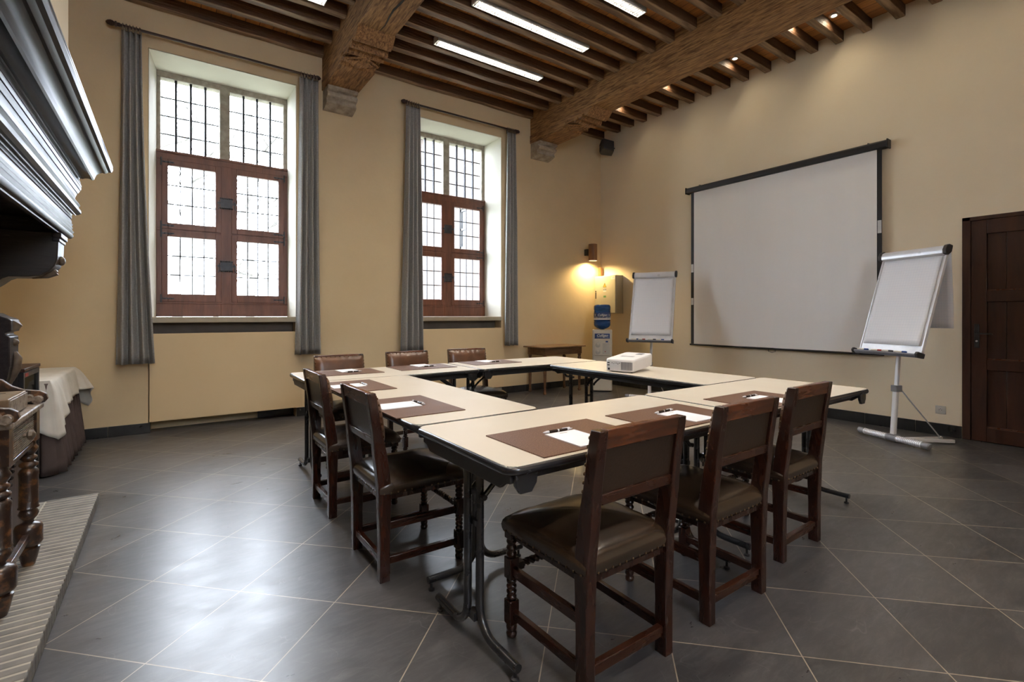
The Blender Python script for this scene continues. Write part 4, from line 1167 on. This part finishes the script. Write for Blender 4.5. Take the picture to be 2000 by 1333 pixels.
# ------------------------------------------------------------- flip charts
def flip_chart(loc, rz, label, hang=True, pen_seed=1, padlabel='', tilt_=.30, xo=0.0, ws=.91):
    o = thing('flip_chart', label, 'flip chart', loc, rz, 'white flip chart easels')
    # x along the width (left to right seen from the front), +y to the back
    th = math.atan2(tilt_, 1.0)
    R = Matrix.Rotation(-th, 3, 'X')
    B = Vector((xo, -.045, .862))
    def T(p): return tuple(B + R @ Vector((p[0] * ws, p[1], p[2])))
    g = G().box(-.32, .32, 0, .012, .0, 1.03); mk('board', g.map(T), M['board_white'], o, bevel=.002)
    g = G()
    for s in (-1, 1): g.box(s * .326 - .008, s * .326 + .008, -.006, .02, 0, 1.03)
    mk('side_rail', g.map(T), M['white_alu'], o, bevel=.003)
    g = G().prism([(-.012, .945), (-.040, .955), (-.050, .985), (-.045, 1.02), (-.02, 1.04), (.015, 1.04), (.02, 1.0), (-.002, .945)], -.318, .318, 'x'); mk('clamp_bar', g.map(T), M['white_alu'], o, bevel=.003)
    for s in (-1, 1):
        g = G().prism([(.0, .95), (-.04, .95), (-.058, .985), (-.050, 1.03), (-.02, 1.05), (.022, 1.05), (.026, .99)], s * .335 - .016, s * .335 + .016, 'x'); mk('end_cap', g.map(T), M['dark_plastic'], o, bevel=.006)
    g = G().prism([(.012, -.005), (-.065, -.012), (-.075, -.022), (-.066, -.034), (-.04, -.044), (.012, -.03)], -.335, .335, 'x'); tr = mk('pen_tray', g.map(T), M['grey_plastic'], o, bevel=.003)
    for s in (-1, 1):
        g = G().prism([(.016, .008), (-.07, .006), (-.082, -.02), (-.06, -.048), (.016, -.038)], s * .342 - .014, s * .342 + .014, 'x'); mk('tray_end', g.map(T), M['dark_plastic'], tr, bevel=.005)
    # column
    mk('column', G().prism(rrect(-.024, .024, -.018, .018, .012, 4), 0, .46, 'z').map(lambda p: (p[0], p[1] + .01 + (p[2]) * .075, p[2] + .055)), M['white_alu'], o)
    mk('upper_column', G().prism(rrect(-.018, .018, -.013, .013, .009, 4), .44, 1.25, 'z').map(lambda p: (p[0] + xo * p[2], p[1] + .01 + p[2] * .085, p[2] + .055)), M['white_alu'], o)
    mk('height_collar', G().prism(rrect(-.032, .032, -.028, .05, .014, 4), .46, .52, 'z').map(lambda p: (p[0], p[1] + .04, p[2] + .02)), M['grey_plastic'], o, bevel=.003)
    # foot bar: perforated tube
    dots = G()
    for i in range(34):
        if 15 <= i <= 18: continue
        for j in range(5):
            a = math.radians(100 + 22 * j + (11 if i % 2 else 0)); x = -.26 + .0158 * i
            dots.ball((x, .0305 * cos(a), .038 + .0305 * sin(a)), .0032, 5, 3)
    mk('foot_bar', G().tube([(-.29, 0, .038), (.29, 0, .038)], .031, 14), M['white_alu'], o, extra=(dots, M['ink']))
    for s in (-1, 1): mk('foot_end', G().tube([(s * .28, 0, .038), (s * .335, 0, .038), (s * .342, 0, .036)], [.0325, .0325, .026], 14), M['grey_plastic'], o)
    mk('hub', G().tube([(-.05, 0, .038), (.05, 0, .038)], .034, 14).box(-.034, .034, -.02, .055, .02, .075), M['grey_plastic'], o, bevel=.004)
    lg = G()
    lg.obox((.03, .26, .022), (.026, .46, .03), Matrix.Rotation(-.12, 3, 'Z')).obox((-.03, .26, .022), (.026, .46, .03), Matrix.Rotation(.12, 3, 'Z'))
    lg2 = mk('rear_leg', lg.map(lambda p: (p[0] + .35 * max(0, p[1] - .05) * .9, p[1], p[2])), M['white_alu'], o, bevel=.003)
    mk('strut', G().tube([(0.01, .09, .50), (.135, .41, .045)], .006, 8).ball((.135, .41, .045), .018, 8, 5), M['alu'], o)
    # paper pad clamped on the board
    pad = thing('flip_chart_pad', padlabel, 'paper pad', loc, rz, 'squared flip chart pads')
    def T2(p): return T(p)
    def fn(u, v):
        x = -.30 + .60 * u; z = .955 - .88 * v
        curl = .03 * max(0, v - .75) ** 2 * 8 * max(0, u - .6) * 2
        return (x, -.006 - curl, z)
    g = G().grid(16, 16, fn)
    mk('front_sheet', g.map(T2), M['squared'], pad, solid=.004)
    if hang:
        def fn2(u, v):
            z = .98 - 0 * v
            b = T2((-.28 + .60 * u, .03, .99))
            return (b[0] + .01, b[1] + .01 + .03 * sin(v * 1.5), b[2] - .70 * v)
        mk('folded_sheet', G().grid(10, 12, fn2), M['squared'], pad, solid=.002, label='loose squared sheet hanging over the back')
    # marker pens on the tray
    rr = random.Random(pen_seed)
    cols = [M['label_blue'], M['red'], M['dark_plastic'], M['label_blue']]
    for k in range(4):
        x = -.24 + .13 * k + rr.uniform(-.02, .02)
        c = T((x, -.045, .000))
        Rz = Matrix.Rotation(rz, 3, 'Z')
        w = Vector(loc) + Rz @ Vector(c)
        mp = thing('marker_pen', '', 'marker pen', w, rz + rr.uniform(-.1, .1), 'marker pens on the ' + ('door side' if hang else 'corner') + ' flip chart tray')
        mp['label'] = 'whiteboard marker lying on the tray of the ' + ('flip chart beside the door' if hang else 'flip chart beside the electrical cabinet')
        mk('barrel', G().lathe([(.007, -.05), (.0085, -.045), (.0085, .02)], 10, (0, 0, 0), RX), M['white_plastic'], mp)
        mk('cap', G().lathe([(.0092, .02), (.0092, .055), (.006, .06)], 10, (0, 0, 0), RX), cols[k], mp)
    return o
flip_chart((5.68, 1.72, 0), math.radians(-112), 'white flip chart easel standing in front of the screen beside the door', True, 1, 'white squared paper pad clamped on the flip chart beside the door', .33, .0)
flip_chart((5.60, 4.55, 0), math.radians(-63), 'white flip chart easel between the electrical cabinet and the screen', False, 2, 'squared paper pad clamped on the flip chart beside the electrical cabinet', .34, .02)

# -------------------------------------------------------------- fireplace
# chimney breast
struct('wall_chimney', G().box(XL + .001, -.515, YS + .1, 4.09, 2.11, ZC - .13), M['breast'], smooth=False)
fp = thing('fireplace', 'dark carved wooden fireplace hood with deep mouldings', 'fireplace', (-1.0, 2.6, 0))
def wl(p): return (p[0] + 1.0, p[1] - 2.6, p[2])
YE, YN = 4.2, .9
prof = [(-.515, 2.215), (-.318, 2.215), (-.306, 2.205), (-.306, 2.180), (-.314, 2.165), (-.330, 2.163), (-.338, 2.156), (-.348, 2.152), (-.360, 2.155), (-.375, 2.150), (-.388, 2.140), (-.394, 2.128), (-.398, 2.118), (-.402, 2.104),
        (-.410, 2.098), (-.420, 2.104), (-.432, 2.107), (-.445, 2.106), (-.46, 2.100), (-.472, 2.102), (-.475, 2.095), (-.470, 2.075), (-.464, 2.05), (-.466, 2.03), (-.476, 2.01), (-.492, 1.985), (-.496, 1.968), (-.490, 1.955), (-.476, 1.935), (-.470, 1.921),
        (-.478, 1.912), (-.478, 1.90), (-.466, 1.890), (-.466, 1.872), (-.480, 1.862), (-.508, 1.862), (-.512, 1.855), (-.512, 1.80), (-.506, 1.796), (-.512, 1.786), (-.506, 1.776), (-.512, 1.766), (-.506, 1.755), (-.500, 1.748), (-.508, 1.735), (-.502, 1.725), (-.508, 1.712), (-.515, 1.705), (-.56, 1.705), (-.56, 2.215)]
p2 = []
for a, b in zip(prof, prof[1:] + prof[:1]):
    p2.append(a)
    L_ = math.hypot(b[0] - a[0], b[1] - a[1])
    if .018 < L_ < .06 and a[0] > -.53:
        nx, nz = (b[1] - a[1]) / L_, -(b[0] - a[0]) / L_
        if nx < 0 and abs(nx) > .3: nx, nz = -nx, -nz
        for t_, d_ in ((.38, 0), (.44, -.005), (.56, -.005), (.62, 0)):
            p2.append((a[0] + (b[0] - a[0]) * t_ + nx * d_, a[1] + (b[1] - a[1]) * t_ + nz * d_))
prof = p2
mk('cornice', G().merge(G().prism(prof, YN, YE, 'y'), wl), M['mantel'], fp, angle=28)
mk('hood_soffit', G().merge(G().box(XL + .01, -.56, YN + .06, YE - .06, 1.80, 2.10), wl), M['mantel_side'], fp)
mk('inner_frieze', G().merge(G().box(XL + .01, -.56, 4.06, 4.14, 1.60, 1.80), wl), M['mantel_side'], fp)
brk = [(XL + .02, 1.70), (-.54, 1.70), (-.528, 1.685), (-.540, 1.67), (-.532, 1.66), (-.534, 1.60), (-.536, 1.545), (-.548, 1.505), (-.572, 1.47), (-.615, 1.442), (-.66, 1.434), (-.74, 1.432), (-.765, 1.420), (-.79, 1.395), (-.82, 1.37), (XL + .02, 1.36)]
for (ya, yb) in ((3.88, 4.08), (1.1, 1.3)):
    bk = mk('console_bracket', G().merge(G().prism(brk, ya, yb, 'y'), wl), M['mantel_side'], fp, bevel=.008)
    ym = (ya + yb) / 2
    mk('bracket_boss', G().merge(G().ball((-.532, ym, 1.54), .028, 12, 8, (.7, 1, 1)).ball((-.575, ym, 1.475), .03, 10, 6, (1, 1, .6)).tube([(-.56, ym, 1.48), (-.60, ym, 1.455), (-.66, ym, 1.435)], [.03, .024, .008], 8), wl), M['mantel_boss'], bk)
    mk('bracket_moulding', G().merge(G().box(-.56, -.518, ya - .015, yb + .015, 1.668, 1.70).box(-.56, -.526, ya - .008, yb + .008, 1.645, 1.668), wl), M['mantel'], bk, bevel=.006)
    # jamb below with diamond boss and a scrolled leaf
    jp = [(XL + .02, 0.071), (-.80, .071), (-.80, .10), (-.78, .12), (-.78, .60), (-.775, .75), (-.745, .86), (-.735, .93), (-.735, 1.09), (-.755, 1.10), (-.755, 1.115), (-.73, 1.12), (-.73, 1.185), (-.745, 1.195), (-.77, 1.205), (-.80, 1.225), (XL + .02, 1.24)]
    jb = mk('jamb', G().merge(G().prism(jp, ya, yb, 'y'), wl), M['mantel'], fp, bevel=.006)
    g = G()
    yc, zc2, x = ym, 1.152, -.730
    g.add([(x, yc - .055, zc2 - .032), (x, yc + .055, zc2 - .032), (x, yc + .055, zc2 + .032), (x, yc - .055, zc2 + .032), (x + .03, yc, zc2)], [(0, 1, 4), (1, 2, 4), (2, 3, 4), (3, 0, 4)])
    g.ball((-.735, yc, 1.055), .022, 12, 8)
    g.tube([(-.735, yc, 1.0), (-.722, yc, .96), (-.728, yc, .90), (-.75, yc, .84), (-.78, yc, .79)], [.012, .022, .022, .018, .008], 10)
    mk('jamb_boss', G().merge(g, wl), M['mantel_boss'], jb, angle=50)
g = G().box(XL + .01, -.40 - .0, 1.0, 4.09, .0005, .068)
# hearth with brick edging
he = thing('brick_hearth', 'raised hearth of narrow grey bricks with pale mortar', 'hearth', (-.9, 2.6, 0))
mk('brick_top', G().box(XL + .91 - .0, .284, -1.6, 1.49, .006, .070), M['hearth'], he, bevel=.004)
g = G(); y = -1.6
while y < 1.46:
    g.box(.287, .532, y + .0040, y + .0430, .0005, .0705); y += .047
mk('edge_course', g, M['hearth_edge'], he, bevel=.006, label='row of bricks with rounded noses along the hearth edge')
mk('mortar_bed', G().box(.28, .528, -1.6, 1.488, .0005, .0686), M['grout'], he, smooth=False)

# antique side table on the hearth
o = thing('antique_wash_stand', 'worn dark antique stand with turned legs and one ribbed drawer on the hearth', 'side table', (-.72, 2.86, .0702))
xl, yl = .195, .235
legp = [(.022, 0), (.030, .03), (.040, .075), (.040, .08), (.030, .085), (.044, .095), (.050, .105), (.050, .17), (.044, .185), (.020, .195), (.018, .205), (.030, .22), (.036, .235), (.030, .25), (.024, .258), (.038, .262), (.034, .27), (.034, .40), (.036, .425), (.030, .437), (.022, .445), (.034, .455), (.034, .463), (.020, .475), (.030, .487), (.030, .495), (.020, .505), (.030, .52), (.034, .535), (.026, .55), (.024, .57)]
for a in (-1, 1):
    for b_ in (-1, 1):
        mk('leg', G().lathe(legp, 18, (a * xl, b_ * yl, 0)).box(a * xl - .032, a * xl + .032, b_ * yl - .032, b_ * yl + .032, .57, .71), M['antique'], o, angle=50)
for a in (-1, 1): mk('stretcher', G().box(a * xl - .012, a * xl + .012, -yl, yl, .125, .155), M['antique'], o, bevel=.003)
mk('apron', G().box(-xl, xl - .01, -yl - .02, -yl + .0, .55, .71).box(-xl, xl - .01, yl, yl + .02, .55, .71).box(-xl - .02, -xl, -yl, yl, .55, .71).box(xl - .015, xl + .02, -yl + .03, yl - .03, .545, .565), M['antique'], o, bevel=.003)
g = G().box(xl - .02, xl + .020, -yl + .034, yl - .034, .57, .695)
dw = mk('drawer', g, M['antique_light'], o, bevel=.003)
g = G()
for k in range(13): g.box(xl + .019, xl + .025, -yl + .045, yl - .045, .578 + .0086 * k, .5825 + .0086 * k)
mk('ribbed_front', g, M['antique_light'], dw)
mk('drawer_knob', G().lathe([(.012, 0), (.009, .012), (.024, .02), (.022, .032), (.008, .04)], 8, (xl + .022, 0, .635), RX), M['mantel_boss'], dw)
mk('top_board', G().box(-xl - .05, xl + .045, -yl - .045, yl + .045, .71, .735), M['antique_light'], o, bevel=.006)
for b_ in (-1, 1):
    pr = [(-xl - .05, .735), (xl + .05, .735), (xl + .062, .752), (xl + .056, .775), (xl + .035, .79), (xl - .02, .80), (xl - .06, .82), (xl - .09, .85), (xl - .13, .865), (xl - .2, .862), (-xl - .05, .85)]
    mk('scrolled_gallery', G().prism(pr, b_ * (yl + .03) - .012, b_ * (yl + .03) + .012, 'y'), M['antique'], o, bevel=.003)
    mk('fluted_roll', G().tube([(xl + .03, b_ * (yl + .03) - .05, .752), (xl + .03, b_ * (yl + .03) + .0, .752)], .018, 10).tube([(xl + .0, b_ * (yl + .03) - .05, .762), (xl + .0, b_ * (yl + .03) + .0, .762)], .016, 10), M['antique_light'], o)
mk('back_gallery', G().box(-xl - .055, -xl - .035, -yl - .04, yl + .04, .735, .85), M['antique'], o, bevel=.003)
o = thing('wooden_box', 'pale worn wooden box with long slots on the antique stand', 'box', (-.655, 2.86, .8055))
mk('box_body', G().box(-.14, .14, -.16, .13, 0, .075), M['box_wood'], o, bevel=.004)
mk('carved_edge', G().box(.1395, .146, -.155, .125, .006, .069), M['antique_light'], o, bevel=.002)
mk('slots', G().prism([(-.09, -.10), (0, -.088), (.09, -.10), (0, -.112)], .0745, .0765, 'z').prism([(-.09, .06), (0, .072), (.09, .06), (0, .048)], .0745, .0765, 'z'), M['ink'], o, smooth=False)
# carved rounded panel behind the stand
o = thing('carved_panel', 'dark rounded carved wooden panel with beaded rim behind the antique stand', 'carved panel', (-.64, 3.42, .0702))
ap = [(-.17, 0), (.17, 0)] + [(.17 * cos(a), .27 + .17 * sin(a)) for a in [PI * k / 14 for k in range(15)]]
mk('panel_board', G().prism(ap, -.02, .02, 'x').map(lambda p: (p[0], p[1], p[2])), M['door_wood'], o, bevel=.004)
g = G()
rim = [(.03, .175 * cos(a), .27 + .175 * sin(a)) for a in [PI * k / 16 for k in range(17)]]
g.tube([(0, p[1], p[2]) for p in rim], .014, 6)
for p in rim: g.ball((.022, p[1] * .96, .27 + (p[2] - .27) * .96), .011, 6, 4)
for k in range(4):
    for j in range(3): g.ball((.024, .12 + .016 * j, .07 + .022 * k), .009, 6, 4)
mk('beaded_rim', g, M['mantel'], o)

# black display cabinet
o = thing('display_cabinet', 'black cabinet with a glass front beside the cloth-covered table', 'cabinet', (-.99, 4.67, 0))
cw_, cd = .235, .215
g = G().box(-cd, cd - .03, -cw_, -cw_ + .018, .03, .84).box(-cd, cd - .03, cw_ - .018, cw_, .03, .84).box(-cd, -cd + .015, -cw_, cw_, .03, .84).box(-cd, cd - .03, -cw_, cw_, .03, .06)
mk('carcass', g, M['dark_plastic'], o, bevel=.002)
mk('cabinet_top', G().box(-cd - .005, cd + .005, -cw_ - .005, cw_ + .005, .84, .862), M['door_wood'], o, bevel=.003)
d = mk('glass_door', G().box(cd - .028, cd, -cw_, -cw_ + .03, .05, .835).box(cd - .028, cd, cw_ - .03, cw_, .05, .835).box(cd - .028, cd, -cw_ + .03, cw_ - .03, .05, .085).box(cd - .028, cd, -cw_ + .03, cw_ - .03, .80, .835), M['dark_plastic'], o, bevel=.002)
mk('pane', G().box(cd - .016, cd - .012, -cw_ + .03, cw_ - .03, .085, .80), M['cab_glass'], d, smooth=False)
mk('brand_badge', G().box(cd, cd + .002, -cw_ + .04, -cw_ + .12, .805, .828), M['red'], d, smooth=False)
mk('shelf', G().box(-cd + .015, cd - .03, -cw_ + .018, cw_ - .018, .44, .45), M['alu'], o)
mk('inner_lining', G().box(-cd + .016, -cd + .020, -cw_ + .02, cw_ - .02, .065, .835), M['white_plastic'], o)
for a in (-1, 1):
    for b_ in (-1, 1): mk('foot', G().lathe([(.014, 0), (.016, .004), (.012, .03)], 10, (a * (cd - .05), b_ * (cw_ - .035), 0)), M['dark_plastic'], o)

# table with skirt and cloth
o = thing('buffet_table', 'buffet table hidden by a pleated grey skirt next to the black cabinet', 'table', (-1.0, 5.60, 0))
mk('tabletop', G().box(-.25, .25, -.60, .62, .69, .715), M['black_board'], o)
for a in (-1, 1):
    for b_ in (-1, 1): mk('leg', G().tube([(a * .2, b_ * .52, 0), (a * .2, b_ * .52, .69)], .015, 8), M['black_steel'], o)
sk = thing('table_skirt', 'pleated grey-brown table skirt falling to the floor', 'table skirt', (-1.0, 5.60, 0))
# path round the table: near side, front, far side
def path(t):
    # t 0..1 : near side from back to front, front, far side
    A, Bq = .252, None
    if t < .22:
        s = t / .22; return (-.25 + .502 * s, -.602), (0, -1)
    if t < .78:
        s = (t - .22) / .56; return (.252, -.602 + 1.224 * s), (1, 0)
    s = (t - .78) / .22; return (.252 - .502 * s, .622), (0, 1)
def skf(u, v):
    (x, y), (nx, ny) = path(u)
    # soften the corners
    w = .005 + .030 * v
    ph_ = 2 * PI * 34 * u
    dd = .012 + .055 * v * (1 if nx else (.3)) + w * .95 * sin(ph_) + .010 * v * sin(ph_ * .37 + 1)
    return (x + nx * dd + .0 * ny, y + ny * min(dd, .006 + .034 * v), .700 - .690 * v)
mk('pleated_cloth', G().grid(408, 10, skf), M['skirt'], sk, solid=.002, angle=80)
cl = thing('tablecloth', 'crumpled white tablecloth with pointed corners over the buffet table', 'tablecloth', (-1.0, 5.60, 0))
CT = [  # (top point, hem point) round the near, front and far edges of the table
    ((-.26, -.612, .720), (-.26, -.635, .50)), ((0, -.612, .721), (.0, -.640, .40)), ((.20, -.612, .721), (.22, -.650, .34)), ((.268, -.60, .720), (.315, -.600, .27)),
    ((.270, -.50, .720), (.335, -.470, .36)), ((.270, -.40, .720), (.330, -.400, .47)), ((.270, -.20, .720), (.315, -.20, .485)), ((.270, .02, .720), (.310, .02, .50)),
    ((.270, .25, .720), (.310, .25, .51)), ((.270, .45, .720), (.318, .43, .52)), ((.268, .59, .720), (.405, .575, .512)), ((.250, .618, .720), (.350, .628, .335)),
    ((.12, .622, .721), (.20, .642, .46)), ((-.05, .622, .721), (-.03, .640, .55)), ((-.26, .622, .720), (-.26, .640, .62))]
def cl_at(t):
    q = t * (len(CT) - 1); k = min(int(q), len(CT) - 2); f = q - k
    f = f * f * (3 - 2 * f) * .5 + f * .5
    a, b = CT[k], CT[k + 1]
    return [a[0][n] + (b[0][n] - a[0][n]) * f for n in range(3)], [a[1][n] + (b[1][n] - a[1][n]) * f for n in range(3)]
g = G()
NU, NV = 140, 12
vs = []
for j in range(NV + 1):
    v = j / NV
    for k in range(NU + 1):
        tp, hm = cl_at(k / NU)
        hv = v ** .8
        r_ = .014 * v * sin(k * .42) + .008 * v * sin(k * .95 + 1)
        ox = r_ if tp[0] > .24 else 0
        oy = 0 if tp[0] > .24 else (r_ * .4)
        rd = .008 * min(1, v * 6)
        vs.append((tp[0] + (hm[0] - tp[0]) * hv + ox + (rd if tp[0] > .24 else 0), tp[1] + (hm[1] - tp[1]) * hv + oy, tp[2] + (hm[2] - tp[2]) * v))
fs = [(j * (NU + 1) + k, j * (NU + 1) + k + 1, (j + 1) * (NU + 1) + k + 1, (j + 1) * (NU + 1) + k) for j in range(NV) for k in range(NU)]
# flat part on the tabletop, fanned towards the middle
base_ = len(vs)
for q in (.9, .6, .3):
    for k in range(NU + 1):
        tp, hm = cl_at(k / NU)
        vs.append((-.26 + (tp[0] + .26) * q, tp[1] * q, .7225 + .0015 * sin(k * .3) * (1 - q)))
prev = 0
for q in range(3):
    cur = base_ + q * (NU + 1)
    fs += [(prev + k, cur + k, cur + k + 1, prev + k + 1) for k in range(NU)]
    prev = cur
vs.append((-.26, 0, .7225)); c_ = len(vs) - 1
fs += [(prev + k, c_, prev + k + 1) for k in range(NU)]
g.add(vs, fs)
mk('cloth', g, M['cloth_white'], cl, solid=.002, angle=80)

# ------------------------------------------------------------- light, camera
w = bpy.data.worlds.new('overcast'); S.world = w; w.use_nodes = True
t = w.node_tree; t.nodes.clear()
bg = t.nodes.new('ShaderNodeBackground'); ou = t.nodes.new('ShaderNodeOutputWorld')
tc = t.nodes.new('ShaderNodeTexCoord'); nz = t.nodes.new('ShaderNodeTexNoise'); nz.inputs['Scale'].default_value = 1.5; nz.inputs['Detail'].default_value = 3
rp = t.nodes.new('ShaderNodeValToRGB'); rp.color_ramp.elements[0].color = (.80, .88, 1, 1); rp.color_ramp.elements[1].color = (.93, .97, 1, 1)
t.links.new(tc.outputs['Generated'], nz.inputs[0]); t.links.new(nz.outputs[0], rp.inputs[0]); t.links.new(rp.outputs[0], bg.inputs[0]); t.links.new(bg.outputs[0], ou.inputs[0])
bg.inputs[1].default_value = 24.0

cam = bpy.data.cameras.new('camera'); co = bpy.data.objects.new('camera', cam); C.objects.link(co)
co.location = (0, 0, 1.21)
co.rotation_euler = (PI / 2, 0, -math.atan2(670, 951))
cam.sensor_width = 36; cam.lens = 951 / 2000 * 36; cam.shift_y = -49.5 / 2000
cam.clip_start = .05; cam.clip_end = 200
S.camera = co
S.view_settings.view_transform = 'Standard'; S.view_settings.look = 'None'; S.view_settings.gamma = 1; S.view_settings.use_curve_mapping = False
S.view_settings.exposure = .42
cy = S.cycles
cy.use_denoising = True
cy.max_bounces = 8; cy.diffuse_bounces = 5; cy.glossy_bounces = 4; cy.transparent_max_bounces = 12; cy.transmission_bounces = 6
cy.sample_clamp_indirect = 6
cy.caustics_reflective = False; cy.caustics_refractive = False
